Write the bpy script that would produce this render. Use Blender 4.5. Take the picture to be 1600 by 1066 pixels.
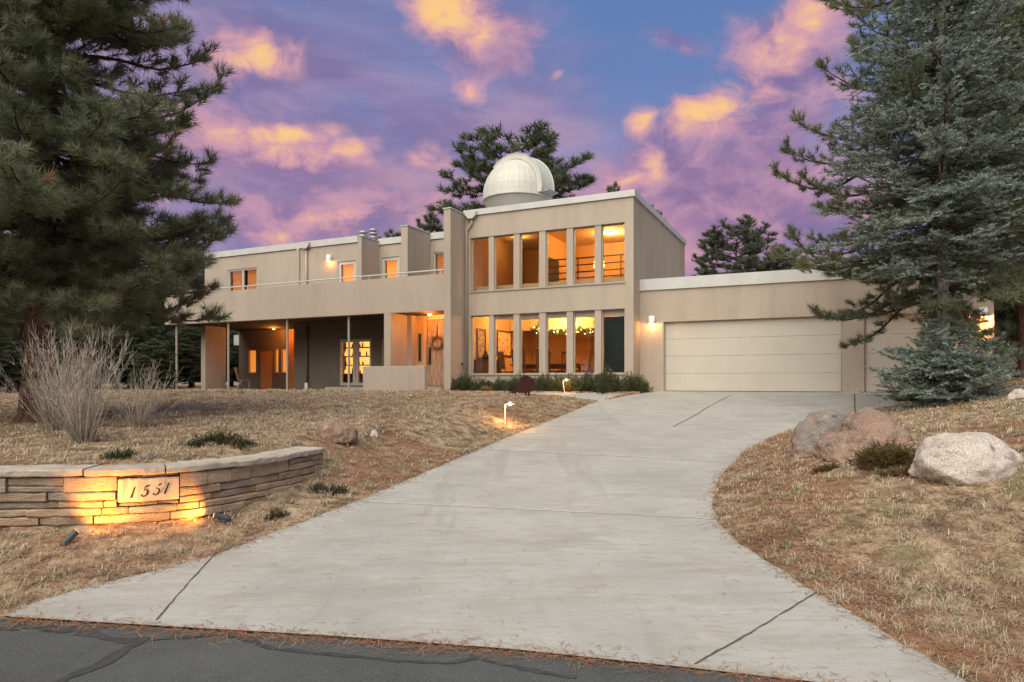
import bpy, bmesh, math, random
import numpy as np
from mathutils import Vector, Matrix
from mathutils.geometry import delaunay_2d_cdt

for o in list(bpy.data.objects): bpy.data.objects.remove(o)
scene = bpy.context.scene
COL = scene.collection
R = math.radians
# ------------------------------------------------------------------ camera
FPX, CX, HY, CZ = 1047.0, 800.0, 597.0, 1.65      # focal length in photo pixels, horizon row, eye height
cam_d = bpy.data.cameras.new('camera'); cam = bpy.data.objects.new('camera', cam_d); COL.objects.link(cam)
cam.location = (0, 0, CZ); cam.rotation_euler = (R(90), 0, 0)
cam_d.sensor_width = 36; cam_d.lens = FPX / 1600 * 36
cam_d.shift_y = (HY - 533) / 1600
cam_d.clip_end = 3000; cam_d.clip_start = 0.05
scene.camera = cam
# ------------------------------------------------------------------ exposure
vs = scene.view_settings
vs.view_transform = 'Standard'; vs.look = 'None'; vs.gamma = 1; vs.use_curve_mapping = False
vs.exposure = 1.85
# ------------------------------------------------------------------ sun (soft dusk light from behind the camera)
SUN_EL, SUN_AZ = 48, 205          # azimuth clockwise from +Y
sd = bpy.data.lights.new('sun', 'SUN'); sun = bpy.data.objects.new('sun', sd); COL.objects.link(sun)
sd.energy = 1.5; sd.angle = R(75); sd.color = (1.0, 0.93, 0.76)
_dir = Vector((math.sin(R(SUN_AZ)) * math.cos(R(SUN_EL)), math.cos(R(SUN_AZ)) * math.cos(R(SUN_EL)), math.sin(R(SUN_EL))))
sun.rotation_euler = _dir.to_track_quat('Z', 'Y').to_euler(); sun.location = (-10, -20, 30)
# ------------------------------------------------------------------ world: dusk sky with lit clouds
world = bpy.data.worlds.new('World'); scene.world = world; world.use_nodes = True
def build_sky():
    nt = world.node_tree; N = nt.nodes; L = nt.links; N.clear()
    def node(t, **k):
        n = N.new(t)
        for a, b in k.items(): setattr(n, a, b)
        return n
    def put(s, v):
        if hasattr(v, 'is_linked') or isinstance(v, bpy.types.NodeSocket): L.new(v, s)
        else: s.default_value = v
    def m(op, a, b=0.0, c=0.0, clamp=False):
        n = node('ShaderNodeMath', operation=op, use_clamp=clamp)
        put(n.inputs[0], a); put(n.inputs[1], b); put(n.inputs[2], c); return n.outputs[0]
    def mix(f, a, b):
        n = node('ShaderNodeMix', data_type='RGBA'); put(n.inputs[0], f)
        for s, v in ((n.inputs[6], a), (n.inputs[7], b)):
            put(s, v if not isinstance(v, tuple) else (*v, 1)); 
        return n.outputs[2]
    def sstep(x, lo, hi):
        n = node('ShaderNodeMapRange', interpolation_type='SMOOTHSTEP'); put(n.inputs[0], x)
        n.inputs[1].default_value = lo; n.inputs[2].default_value = hi; return n.outputs[0]
    tc = node('ShaderNodeTexCoord'); d = tc.outputs['Generated']
    sp = node('ShaderNodeSeparateXYZ'); L.new(d, sp.inputs[0])
    az = m('ARCTAN2', sp.outputs[0], sp.outputs[1]); el = m('ARCSINE', sp.outputs[2])
    def noise(scale, detail, rough, st=(1, 1, 1), off=(0, 0, 0), warp=0.0, ws=3.0):
        mp = node('ShaderNodeMapping'); L.new(d, mp.inputs[0]); mp.inputs[3].default_value = st; mp.inputs[1].default_value = off
        v = mp.outputs[0]
        if warp:
            w = node('ShaderNodeTexNoise'); L.new(v, w.inputs['Vector']); w.inputs['Scale'].default_value = ws; w.inputs['Detail'].default_value = 3
            s2 = node('ShaderNodeVectorMath', operation='SCALE'); L.new(w.outputs['Color'], s2.inputs[0]); s2.inputs[3].default_value = warp
            ad = node('ShaderNodeVectorMath', operation='ADD'); L.new(v, ad.inputs[0]); L.new(s2.outputs[0], ad.inputs[1]); v = ad.outputs[0]
        n = node('ShaderNodeTexNoise'); L.new(v, n.inputs['Vector'])
        n.inputs['Scale'].default_value = scale; n.inputs['Detail'].default_value = detail; n.inputs['Roughness'].default_value = rough
        return n.outputs['Fac']
    sky = node('ShaderNodeTexSky', sky_type='NISHITA', sun_disc=False)
    sky.sun_elevation = R(SUN_EL); sky.sun_rotation = R(SUN_AZ); sky.altitude = 1800
    sc = node('ShaderNodeVectorMath', operation='SCALE'); L.new(sky.outputs[0], sc.inputs[0]); sc.inputs[3].default_value = 0.05
    K = 1 / 3.6                                        # scene-linear value that shows as the given display value at this exposure
    def c(r, g, b):
        f = lambda x: ((x / 255 + .055) / 1.055) ** 2.4 if x > 10 else x / 255 / 12.92
        return (f(r) * K, f(g) * K, f(b) * K)
    blue = mix(0.78, sc.outputs[0], mix(sstep(el, .22, .5), c(116, 126, 180), c(92, 122, 178)))
    n1 = noise(2.0, 4, .55, (1, 1, 3.4), (3.1, .4, 0), .4, 2)
    n2 = noise(5.0, 6, .6, (1.0, 1, 3.0), (0, 2.2, 1), .3, 3.5)
    n3 = noise(11, 8, .60, (1, 1, 1.5), (5, 1, 2), .16, 7)
    # mauve veil, strong low in the sky and thinning upwards; blue gap towards the upper right
    gap = m('MULTIPLY', sstep(az, 0.0, 0.20), sstep(el, 0.26, 0.40))
    veil = m('SUBTRACT', m('ADD', m('SUBTRACT', 1.20, m('MULTIPLY', el, 1.18)), m('MULTIPLY', m('SUBTRACT', n1, .5), 2.0)), m('MULTIPLY', gap, .52))
    vmask = sstep(veil, 0.15, 0.85)
    mauve = mix(sstep(n2, .34, .64), c(132, 117, 162), c(170, 148, 182))
    col = mix(m('MULTIPLY', vmask, .95), blue, mauve)
    # pink and salmon glow in soft streaks, strongest low and towards the middle
    low = sstep(el, 0.44, 0.12)
    mid = m('EXPONENT', m('MULTIPLY', m('MULTIPLY', m('SUBTRACT', az, .08), m('SUBTRACT', az, .08)), -14.0))
    pk = m('MULTIPLY', sstep(m('ADD', m('ADD', m('MULTIPLY', n1, .55), m('MULTIPLY', n2, .55)), m('MULTIPLY', mid, .21)), .52, .76), low)
    col = mix(m('MULTIPLY', pk, .85), col, mix(sstep(n2, .45, .65), c(204, 150, 172), c(232, 166, 158)))
    # individual cloud banks: centre (photo row and column give only a direction), half-size in radians, tilt, weight
    def ae(px, py):
        x = (px - 800) / 1047; z = (597 - py) / 1047
        return math.atan2(x, 1), math.atan2(z, math.hypot(1, x))
    def blob(px, py, sa, se, tilt=0.0):
        a0, e0 = ae(px, py); ca, sa_ = math.cos(tilt), math.sin(tilt)
        da = m('SUBTRACT', az, a0); de = m('SUBTRACT', el, e0)
        x = m('ADD', m('MULTIPLY', da, ca / sa), m('MULTIPLY', de, sa_ / sa))
        y = m('ADD', m('MULTIPLY', da, -sa_ / se), m('MULTIPLY', de, ca / se))
        q = m('ADD', m('MULTIPLY', x, x), m('MULTIPLY', y, y))
        return m('EXPONENT', m('MULTIPLY', q, -1.0))
    def total(lst):
        t = None
        for b in lst:
            v = m('MULTIPLY', blob(*b[:5]), b[5]); t = v if t is None else m('MAXIMUM', t, v)
        return t
    body = total([(1110, 260, .15, .105, -.1, 1.15), (1190, 340, .2, .06, 0, .9), (1235, 125, .10, .10, .3, .95), (1275, 20, .06, .04, 0, .9), (740, 45, .13, .07, -.35, .9),
                  (440, 250, .22, .07, -.15, .8), (500, 340, .28, .06, .1, .8), (1060, 65, .07, .02, -.4, .62)])
    nn = m('ADD', m('MULTIPLY', n3, .6), m('MULTIPLY', n2, .4))
    bm_ = sstep(m('ADD', body, m('MULTIPLY', m('SUBTRACT', nn, .5), 2.0)), .30, .75)
    bcol = mix(sstep(n3, .36, .66), c(136, 110, 156), c(202, 154, 176))
    col = mix(m('MULTIPLY', bm_, .8), col, bcol)
    glow = total([(690, 6, .10, .062, -.2, 1.2), (395, 90, .070, .040, .25, 1.12), (1125, 168, .11, .034, .12, 1.12), (1000, 188, .035, .026, .2, 1.2), (1075, 190, .045, .025, .4, .9),
                  (1020, 252, .026, .022, 0, 1.0), (1225, 85, .055, .055, .2, .82), (1265, 18, .045, .035, .3, .82), (430, 212, .12, .020, .15, 1.0),
                  (545, 232, .05, .02, .2, .9), (680, 245, .05, .03, .2, .92), (450, 240, .16, .030, -.1, .8), (740, 150, .05, .022, -.5, .6), (430, 375, .05, .018, 0, .85), (870, 118, .018, .009, .5, .8), (990, 280, .06, .018, .1, .85), (560, 345, .2, .03, .1, .66)])
    gs = m('ADD', glow, m('MULTIPLY', m('SUBTRACT', n3, .5), 2.7))
    gm = sstep(gs, .26, 1.05)
    gcol = mix(sstep(gs, .72, 1.35), c(220, 164, 172), c(255, 205, 135))
    col = mix(m('MULTIPLY', m('MULTIPLY', gm, sstep(glow, .10, .60)), .95), col, gcol)
    bg = node('ShaderNodeBackground'); put(bg.inputs[0], col); bg.inputs[1].default_value = 1.0
    out = node('ShaderNodeOutputWorld'); L.new(bg.outputs[0], out.inputs[0])
build_sky()
world.cycles.sampling_method = 'NONE'      # the sky is smooth: sampled by the surfaces themselves
scene.cycles.max_bounces = 5; scene.cycles.diffuse_bounces = 3; scene.cycles.glossy_bounces = 2; scene.cycles.transmission_bounces = 2; scene.cycles.transparent_max_bounces = 8
scene.cycles.sample_clamp_indirect = 4.0

# ------------------------------------------------------------------ helpers
rng = np.random.default_rng(11)
def tag(o, label=None, cat=None, group=None, kind=None):
    if label: o['label'] = label
    if cat: o['category'] = cat
    if group: o['group'] = group
    if kind: o['kind'] = kind
    return o
def empty(name, loc=(0, 0, 0), rz=0.0):
    o = bpy.data.objects.new(name, None); COL.objects.link(o); o.location = loc; o.rotation_euler = (0, 0, rz); o.empty_display_size = .2
    return o
def link(name, me, mat=None, parent=None):
    o = bpy.data.objects.new(name, me); COL.objects.link(o)
    if mat is not None and not me.materials: me.materials.append(mat)
    if parent is not None: o.parent = parent
    return o
def npmesh(name, V, Fc, smooth=False, attrs=None):
    """fast mesh: V (n,3), Fc (m,k) with one k"""
    me = bpy.data.meshes.new(name); V = np.asarray(V, np.float32); Fc = np.asarray(Fc, np.int32)
    me.vertices.add(len(V)); me.vertices.foreach_set('co', V.ravel())
    k = Fc.shape[1]; me.loops.add(Fc.size); me.loops.foreach_set('vertex_index', Fc.ravel())
    me.polygons.add(len(Fc)); me.polygons.foreach_set('loop_start', np.arange(0, Fc.size, k, dtype=np.int32))
    me.polygons.foreach_set('use_smooth', np.full(len(Fc), smooth))
    if attrs:
        for n, a in attrs.items():
            at = me.attributes.new(n, 'FLOAT', 'POINT'); at.data.foreach_set('value', np.asarray(a, np.float32))
    me.update(calc_edges=True); me.validate(); return me
class MB:
    def __init__(s): s.v = []; s.f = []
    def box(s, x0, x1, y0, y1, z0, z1):
        n = len(s.v)
        s.v += [(x0, y0, z0), (x1, y0, z0), (x1, y1, z0), (x0, y1, z0), (x0, y0, z1), (x1, y0, z1), (x1, y1, z1), (x0, y1, z1)]
        s.f += [tuple(n + i for i in q) for q in ((0, 3, 2, 1), (4, 5, 6, 7), (0, 1, 5, 4), (1, 2, 6, 5), (2, 3, 7, 6), (3, 0, 4, 7))]
        return s
    def tube(s, pts, rad, sides=8, cap=True):
        pts = [Vector(p) for p in pts]; rad = rad if hasattr(rad, '__len__') else [rad] * len(pts); n0 = len(s.v)
        up = Vector((0, 0, 1)); ref = None
        for i, p in enumerate(pts):
            t = (pts[min(i + 1, len(pts) - 1)] - pts[max(i - 1, 0)]).normalized()
            if ref is None: ref = t.cross(up) if abs(t.z) < .95 else t.cross(Vector((1, 0, 0)))
            a = (ref - t * ref.dot(t)).normalized(); b = t.cross(a); ref = a
            for k in range(sides):
                w = 2 * math.pi * k / sides; q = p + (a * math.cos(w) + b * math.sin(w)) * rad[i]; s.v.append(tuple(q))
        for i in range(len(pts) - 1):
            for k in range(sides):
                k2 = (k + 1) % sides; s.f.append((n0 + i * sides + k, n0 + i * sides + k2, n0 + (i + 1) * sides + k2, n0 + (i + 1) * sides + k))
        if cap:
            s.f.append(tuple(n0 + k for k in reversed(range(sides)))); s.f.append(tuple(n0 + (len(pts) - 1) * sides + k for k in range(sides)))
        return s
    def lathe(s, prof, c=(0, 0, 0), sides=16):
        n0 = len(s.v)
        for r, z in prof:
            for k in range(sides):
                w = 2 * math.pi * k / sides; s.v.append((c[0] + r * math.cos(w), c[1] + r * math.sin(w), c[2] + z))
        for i in range(len(prof) - 1):
            for k in range(sides):
                k2 = (k + 1) % sides; s.f.append((n0 + i * sides + k, n0 + i * sides + k2, n0 + (i + 1) * sides + k2, n0 + (i + 1) * sides + k))
        if prof[0][0] > 1e-4: s.f.append(tuple(n0 + k for k in reversed(range(sides))))
        if prof[-1][0] > 1e-4: s.f.append(tuple(n0 + (len(prof) - 1) * sides + k for k in range(sides)))
        return s
    def prism(s, poly, y0, y1):     # polygon in (x,z) extruded along y
        n0 = len(s.v); k = len(poly)
        s.v += [(x, y0, z) for x, z in poly] + [(x, y1, z) for x, z in poly]
        s.f.append(tuple(n0 + i for i in range(k))); s.f.append(tuple(n0 + k + i for i in reversed(range(k))))
        for i in range(k):
            j = (i + 1) % k; s.f.append((n0 + j, n0 + i, n0 + k + i, n0 + k + j))
        return s
    def wall(s, x0, x1, z0, z1, y0, y1, holes=()):
        """slab in x,z with thickness y0..y1 and rectangular openings, as one clean surface"""
        xs = sorted({x0, x1, *[h[0] for h in holes], *[h[1] for h in holes]}); zs = sorted({z0, z1, *[h[2] for h in holes], *[h[3] for h in holes]})
        xs = [x for x in xs if x0 <= x <= x1]; zs = [z for z in zs if z0 <= z <= z1]
        solid = {}
        for i in range(len(xs) - 1):
            for j in range(len(zs) - 1):
                cx, cz = (xs[i] + xs[i + 1]) / 2, (zs[j] + zs[j + 1]) / 2
                solid[i, j] = not any(h[0] < cx < h[1] and h[2] < cz < h[3] for h in holes)
        vid = {}
        def V(i, j, y):
            if (i, j, y) not in vid: vid[i, j, y] = len(s.v); s.v.append((xs[i], y, zs[j]))
            return vid[i, j, y]
        for (i, j), ok in solid.items():
            if not ok: continue
            s.f.append((V(i, j, y0), V(i + 1, j, y0), V(i + 1, j + 1, y0), V(i, j + 1, y0)))
            s.f.append((V(i, j, y1), V(i, j + 1, y1), V(i + 1, j + 1, y1), V(i + 1, j, y1)))
            for di, dj, a, b in ((-1, 0, (i, j), (i, j + 1)), (1, 0, (i + 1, j + 1), (i + 1, j)), (0, -1, (i + 1, j), (i, j)), (0, 1, (i, j + 1), (i + 1, j + 1))):
                if not solid.get((i + di, j + dj), False):
                    s.f.append((V(*a, y0), V(*b, y0), V(*b, y1), V(*a, y1)))
        return s
    def mesh(s, name, smooth=False):
        me = bpy.data.meshes.new(name); me.from_pydata(s.v, [], s.f); me.validate()
        if smooth: me.polygons.foreach_set('use_smooth', [True] * len(me.polygons))
        me.update(); return me
    def build(s, name, mat, parent=None, smooth=False, bevel=0):
        o = link(name, s.mesh(name, smooth), mat, parent)
        bm = bmesh.new(); bm.from_mesh(o.data); bmesh.ops.recalc_face_normals(bm, faces=bm.faces); bm.to_mesh(o.data); bm.free()
        if bevel:
            b = o.modifiers.new('bevel', 'BEVEL'); b.width = bevel; b.segments = 2; b.limit_method = 'ANGLE'
        return o
def copy_tree(o, parent=None):
    c = o.copy(); COL.objects.link(c); c.parent = parent
    for ch in list(o.children): copy_tree(ch, c)
    return c
# ------------------------------------------------------------------ materials
M = {}
def mat(name, base, rough=.8, spec=.3, cols=None, scale=4, stretch=(1, 1, 1), bump=0.0, bscale=60, detail=6, metal=0, emit=None, es=0, attr=None, ramp=None, trans=0.0, coord='Object', fine=0.0, fscale=120):
    mt = bpy.data.materials.new(name); mt.use_nodes = True; nt = mt.node_tree; N, L = nt.nodes, nt.links
    p = N['Principled BSDF']; p.inputs['Roughness'].default_value = rough; p.inputs['Specular IOR Level'].default_value = spec; p.inputs['Metallic'].default_value = metal
    p.inputs['Base Color'].default_value = (*base, 1)
    tc = N.new('ShaderNodeTexCoord'); mp = N.new('ShaderNodeMapping'); L.new(tc.outputs[coord], mp.inputs[0]); mp.inputs[3].default_value = stretch
    out_col = None
    if cols:
        n = N.new('ShaderNodeTexNoise'); L.new(mp.outputs[0], n.inputs['Vector']); n.inputs['Scale'].default_value = scale; n.inputs['Detail'].default_value = detail; n.inputs['Roughness'].default_value = .62
        r = N.new('ShaderNodeValToRGB'); L.new(n.outputs['Fac'], r.inputs[0])
        while len(r.color_ramp.elements) < len(cols): r.color_ramp.elements.new(.5)
        for i, cc in enumerate(cols):
            r.color_ramp.elements[i].position = .30 + .40 * i / (len(cols) - 1); r.color_ramp.elements[i].color = (*cc, 1)
        out_col = r.outputs[0]
    if attr:
        a = N.new('ShaderNodeAttribute'); a.attribute_name = attr
        r = N.new('ShaderNodeValToRGB'); L.new(a.outputs['Fac'], r.inputs[0])
        while len(r.color_ramp.elements) < len(ramp): r.color_ramp.elements.new(.5)
        for i, (ps, cc) in enumerate(ramp):
            r.color_ramp.elements[i].position = ps; r.color_ramp.elements[i].color = (*cc, 1)
        out_col = r.outputs[0]
    if fine:
        n = N.new('ShaderNodeTexNoise'); L.new(mp.outputs[0], n.inputs['Vector']); n.inputs['Scale'].default_value = fscale; n.inputs['Detail'].default_value = 3
        mr = N.new('ShaderNodeMapRange'); L.new(n.outputs['Fac'], mr.inputs[0]); mr.inputs[1].default_value = .3; mr.inputs[2].default_value = .7; mr.inputs[3].default_value = 1 - fine; mr.inputs[4].default_value = 1 + fine
        mx = N.new('ShaderNodeVectorMath'); mx.operation = 'SCALE'
        if out_col is None: mx.inputs[0].default_value = base
        else: L.new(out_col, mx.inputs[0])
        L.new(mr.outputs[0], mx.inputs[3]); out_col = mx.outputs[0]
    if out_col is not None: L.new(out_col, p.inputs['Base Color'])
    if bump:
        n = N.new('ShaderNodeTexNoise'); L.new(mp.outputs[0], n.inputs['Vector']); n.inputs['Scale'].default_value = bscale; n.inputs['Detail'].default_value = 5
        b = N.new('ShaderNodeBump'); L.new(n.outputs['Fac'], b.inputs['Height']); b.inputs['Strength'].default_value = bump; b.inputs['Distance'].default_value = .02
        L.new(b.outputs[0], p.inputs['Normal'])
    if emit: p.inputs['Emission Color'].default_value = (*emit, 1); p.inputs['Emission Strength'].default_value = es
    if trans:
        t = N.new('ShaderNodeBsdfTranslucent'); mxs = N.new('ShaderNodeMixShader'); mxs.inputs[0].default_value = trans
        if out_col is not None: L.new(out_col, t.inputs[0])
        else: t.inputs[0].default_value = (*base, 1)
        L.new(p.outputs[0], mxs.inputs[1]); L.new(t.outputs[0], mxs.inputs[2]); L.new(mxs.outputs[0], N['Material Output'].inputs[0])
    M[name] = mt; return mt
def glass(name, tint=(1, 1, 1), k=1.0):
    mt = bpy.data.materials.new(name); mt.use_nodes = True; N, L = mt.node_tree.nodes, mt.node_tree.links; N.clear()
    tr = N.new('ShaderNodeBsdfTransparent'); tr.inputs[0].default_value = (*tint, 1)
    gl = N.new('ShaderNodeBsdfGlossy'); gl.inputs['Roughness'].default_value = .01
    fr = N.new('ShaderNodeFresnel'); ge = N.new('ShaderNodeNewGeometry'); io = N.new('ShaderNodeMapRange'); L.new(ge.outputs['Backfacing'], io.inputs[0]); io.inputs[3].default_value = 1.52; io.inputs[4].default_value = 1 / 1.52; L.new(io.outputs[0], fr.inputs[0])   # a thin pane reflects alike on both faces
    mu = N.new('ShaderNodeMath'); mu.operation = 'MULTIPLY'; L.new(fr.outputs[0], mu.inputs[0]); mu.inputs[1].default_value = 1.8 * k; mu.use_clamp = True
    # old panes are never quite flat
    tc = N.new('ShaderNodeTexCoord'); n = N.new('ShaderNodeTexNoise'); L.new(tc.outputs['Object'], n.inputs['Vector']); n.inputs['Scale'].default_value = 1.6
    b = N.new('ShaderNodeBump'); b.inputs['Strength'].default_value = .06; b.inputs['Distance'].default_value = .05; L.new(n.outputs['Fac'], b.inputs['Height']); L.new(b.outputs[0], gl.inputs['Normal'])
    mx = N.new('ShaderNodeMixShader'); L.new(mu.outputs[0], mx.inputs[0]); L.new(tr.outputs[0], mx.inputs[1]); L.new(gl.outputs[0], mx.inputs[2])
    o = N.new('ShaderNodeOutputMaterial'); L.new(mx.outputs[0], o.inputs[0]); M[name] = mt; return mt
mat('stucco', (.50, .42, .33), .92, .15, cols=[(.40, .335, .27), (.445, .375, .305), (.47, .40, .325)], scale=1.1, stretch=(1, 1, .35), bump=.55, bscale=55, fine=.05, fscale=90)
def streaks(mt, amount):
    N, L = mt.node_tree.nodes, mt.node_tree.links; p = N['Principled BSDF']; src = p.inputs['Base Color'].links[0].from_socket
    tc = N.new('ShaderNodeTexCoord')
    for st, sc, lo, hi in (((1, 1, .06), 3.0, .50, .72), ((1, 1, .5), .45, .45, .70)):
        mp = N.new('ShaderNodeMapping'); L.new(tc.outputs['Object'], mp.inputs[0]); mp.inputs[3].default_value = st
        n = N.new('ShaderNodeTexNoise'); L.new(mp.outputs[0], n.inputs['Vector']); n.inputs['Scale'].default_value = sc; n.inputs['Detail'].default_value = 7; n.inputs['Roughness'].default_value = .65
        mr = N.new('ShaderNodeMapRange'); mr.interpolation_type = 'SMOOTHSTEP'; L.new(n.outputs['Fac'], mr.inputs[0]); mr.inputs[1].default_value = lo; mr.inputs[2].default_value = hi; mr.inputs[4].default_value = amount
        mx = N.new('ShaderNodeMix'); mx.data_type = 'RGBA'; L.new(mr.outputs[0], mx.inputs[0]); L.new(src, mx.inputs[6]); mx.inputs[7].default_value = (.30, .245, .195, 1); src = mx.outputs[2]
    L.new(src, p.inputs['Base Color'])
streaks(M['stucco'], .24)
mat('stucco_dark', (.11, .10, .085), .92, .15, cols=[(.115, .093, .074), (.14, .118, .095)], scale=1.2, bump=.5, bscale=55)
mat('fascia', (.55, .55, .52), .45, .4, cols=[(.48, .48, .455), (.57, .57, .54)], scale=2)
mat('frame', (.36, .33, .27), .5, .4)
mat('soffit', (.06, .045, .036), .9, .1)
mat('wood_brown', (.11, .045, .02), .45, .4, cols=[(.075, .028, .012), (.14, .06, .026)], scale=6, stretch=(1, 1, 6))
mat('door_wood', (.36, .24, .16), .75, .2, cols=[(.20, .12, .08), (.38, .26, .19), (.50, .40, .33)], scale=3.2, stretch=(9, 9, .7), bump=.5, bscale=20)
mat('wood_and_lit_wall', (.42, .17, .06), .6, .3, cols=[(.36, .14, .045), (.46, .20, .075)], scale=4, stretch=(3, 3, .6))  # door wood; on the panel its orange stands for lamplight on stucco
mat('garage', (.52, .48, .41), .6, .3, cols=[(.50, .46, .39), (.54, .50, .43)], scale=1.4, fine=.02, fscale=60, bump=.12, bscale=70)
mat('interior', (.58, .37, .19), .9, .1)
mat('ceiling', (.62, .47, .29), .9, .1)
mat('carpet', (.40, .30, .2), .95, .05)
mat('gravel_roof', (.45, .44, .42), .95, .05)
mat('dome', (.58, .575, .52), .42, .4, cols=[(.48, .47, .40), (.56, .55, .48), (.60, .595, .53)], scale=2.5, stretch=(1, 1, .3))
mat('black_metal', (.02, .021, .024), .45, .4)
mat('slate_metal', (.055, .07, .085), .45, .4)
mat('white_metal', (.78, .77, .72), .4, .5)
mat('steel', (.42, .42, .42), .45, .5, metal=.6)
mat('rust', (.04, .017, .011), .8, .2, cols=[(.03, .012, .009), (.06, .023, .014)], scale=14)
mat('screen', (.012, .018, .018), .35, .4)
mat('concrete', (.43, .405, .37), .85, .2)
mat('asphalt', (.075, .078, .074), .9, .2)
mat('lamp_glow', (1, .8, .5), .5, .2, emit=(1.0, .50, .13), es=2.2)
mat('white_glow', (1, .95, .85), .5, .2, emit=(1.0, .70, .32), es=3.5)
mat('blind_glow', (.6, .3, .1), .8, .1, emit=(1.0, .30, .035), es=.24)  # emits the lit-room light itself, no lamp behind
mat('blind_glow_dim', (.3, .15, .06), .8, .1, emit=(1.0, .28, .05), es=.10)
mat('amber_glow', (.8, .5, .2), .8, .1, emit=(1.0, .42, .07), es=.55)
mat('white_cloth', (.7, .66, .58), .9, .1)
mat('canvas', (.3, .2, .1), .6, .3, cols=[(.05, .03, .02), (.55, .38, .18), (.12, .09, .06), (.7, .5, .25)], scale=7)
mat('canvas_two', (.3, .2, .1), .6, .3, cols=[(.04, .03, .03), (.6, .30, .12), (.85, .7, .45), (.1, .05, .03)], scale=9)
mat('wreath', (.2, .13, .07), .9, .1, cols=[(.10, .07, .04), (.26, .18, .10), (.10, .11, .05)], scale=30)
mat('leaf_green', (.05, .09, .035), .7, .2)
mat('bark', (.10, .065, .05), .95, .05, cols=[(.035, .022, .018), (.11, .062, .045), (.17, .105, .08)], scale=7, stretch=(1.6, 1.6, .35), bump=1.0, bscale=16)
mat('bark_grey', (.16, .14, .125), .95, .05, cols=[(.07, .06, .055), (.17, .15, .135), (.26, .24, .22)], scale=9, stretch=(1.5, 1.5, .5), bump=.8, bscale=20)
mat('twig', (.36, .31, .25), .9, .1, attr='rnd', ramp=[(0, (.15, .12, .095)), (.5, (.40, .34, .27)), (1, (.50, .45, .38))])
mat('pine_needle', (.05, .08, .035), .55, .25, attr='rnd', trans=.42, ramp=[(0, (.135, .16, .095)), (.45, (.21, .24, .135)), (.86, (.30, .325, .19)), (.93, (.25, .20, .11)), (1, (.34, .18, .10))])
mat('pine_needle_far', (.05, .07, .04), .6, .2, attr='rnd', trans=.3, ramp=[(0, (.09, .115, .07)), (.6, (.14, .165, .10)), (1, (.20, .22, .14))])
mat('spruce_needle', (.08, .12, .10), .55, .25, attr='rnd', trans=.3, ramp=[(0, (.11, .15, .12)), (.5, (.21, .27, .225)), (1, (.42, .49, .44))])
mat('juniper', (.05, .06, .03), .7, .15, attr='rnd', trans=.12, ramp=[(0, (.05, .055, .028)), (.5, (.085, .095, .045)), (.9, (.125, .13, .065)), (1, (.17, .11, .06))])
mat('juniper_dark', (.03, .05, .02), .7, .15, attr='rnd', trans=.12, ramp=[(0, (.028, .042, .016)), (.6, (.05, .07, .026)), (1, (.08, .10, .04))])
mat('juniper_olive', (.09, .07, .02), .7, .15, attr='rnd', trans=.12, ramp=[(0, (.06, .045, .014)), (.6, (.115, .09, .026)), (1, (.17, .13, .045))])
mat('dry_grass', (.4, .3, .18), .9, .1, attr='rnd', trans=.15, ramp=[(0, (.20, .135, .085)), (.25, (.35, .265, .175)), (.6, (.55, .45, .32)), (.88, (.70, .605, .46)), (.94, (.25, .25, .11)), (1, (.20, .22, .09))])
mat('needle_litter', (.3, .14, .07), .9, .1, attr='rnd', ramp=[(0, (.16, .075, .04)), (.5, (.34, .155, .08)), (1, (.47, .25, .14))])
glass('glass'); glass('glass_dark', (.35, .4, .4), 1.3)
def granite(name, cs, dark, lich):
    mt = mat(name, cs[0], .9, .15, cols=cs, scale=2.2, detail=9, bump=1.0, bscale=16, fine=.34, fscale=70)
    N, L = mt.node_tree.nodes, mt.node_tree.links; p = N['Principled BSDF']; src = p.inputs['Base Color'].links[0].from_socket
    tc = N.new('ShaderNodeTexCoord')
    for sc, lo, hi, cc, f in ((5, .60, .68, dark, .75), (9, .62, .70, lich, .6), (38, .62, .70, dark, .5)):
        n = N.new('ShaderNodeTexNoise'); L.new(tc.outputs['Object'], n.inputs['Vector']); n.inputs['Scale'].default_value = sc; n.inputs['Detail'].default_value = 7
        mr = N.new('ShaderNodeMapRange'); mr.interpolation_type = 'SMOOTHSTEP'; L.new(n.outputs['Fac'], mr.inputs[0]); mr.inputs[1].default_value = lo; mr.inputs[2].default_value = hi; mr.inputs[4].default_value = f
        mx = N.new('ShaderNodeMix'); mx.data_type = 'RGBA'; L.new(mr.outputs[0], mx.inputs[0]); L.new(src, mx.inputs[6]); mx.inputs[7].default_value = (*cc, 1); src = mx.outputs[2]
    L.new(src, p.inputs['Base Color'])
granite('granite_pink', [(.16, .135, .115), (.235, .165, .13), (.285, .185, .135), (.235, .21, .18)], (.08, .07, .065), (.34, .33, .27))
granite('granite_grey', [(.15, .143, .13), (.225, .20, .175), (.25, .175, .14), (.20, .195, .175)], (.07, .065, .06), (.33, .33, .28))
granite('granite_white', [(.33, .28, .235), (.44, .38, .325), (.50, .445, .39), (.41, .33, .275)], (.19, .145, .11), (.38, .37, .31))
STONES = []
for i, (a, b) in enumerate((((.34, .255, .175), (.46, .365, .265)), ((.42, .315, .21), (.53, .42, .305)), ((.31, .255, .20), (.42, .36, .295)), ((.45, .31, .205), (.53, .41, .30)))):
    STONES.append(mat('sandstone_%d' % i, a, .92, .1, cols=[tuple(x * .7 for x in a), a, b], scale=3, stretch=(1, 1, 3.0), bump=1.0, bscale=34, fine=.2, fscale=80, coord='Object'))
mat('cap_stone', (.42, .36, .29), .9, .15, cols=[(.30, .25, .20), (.42, .36, .29), (.50, .44, .36)], scale=3.5, bump=.6, bscale=20, fine=.1, fscale=60)
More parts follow.
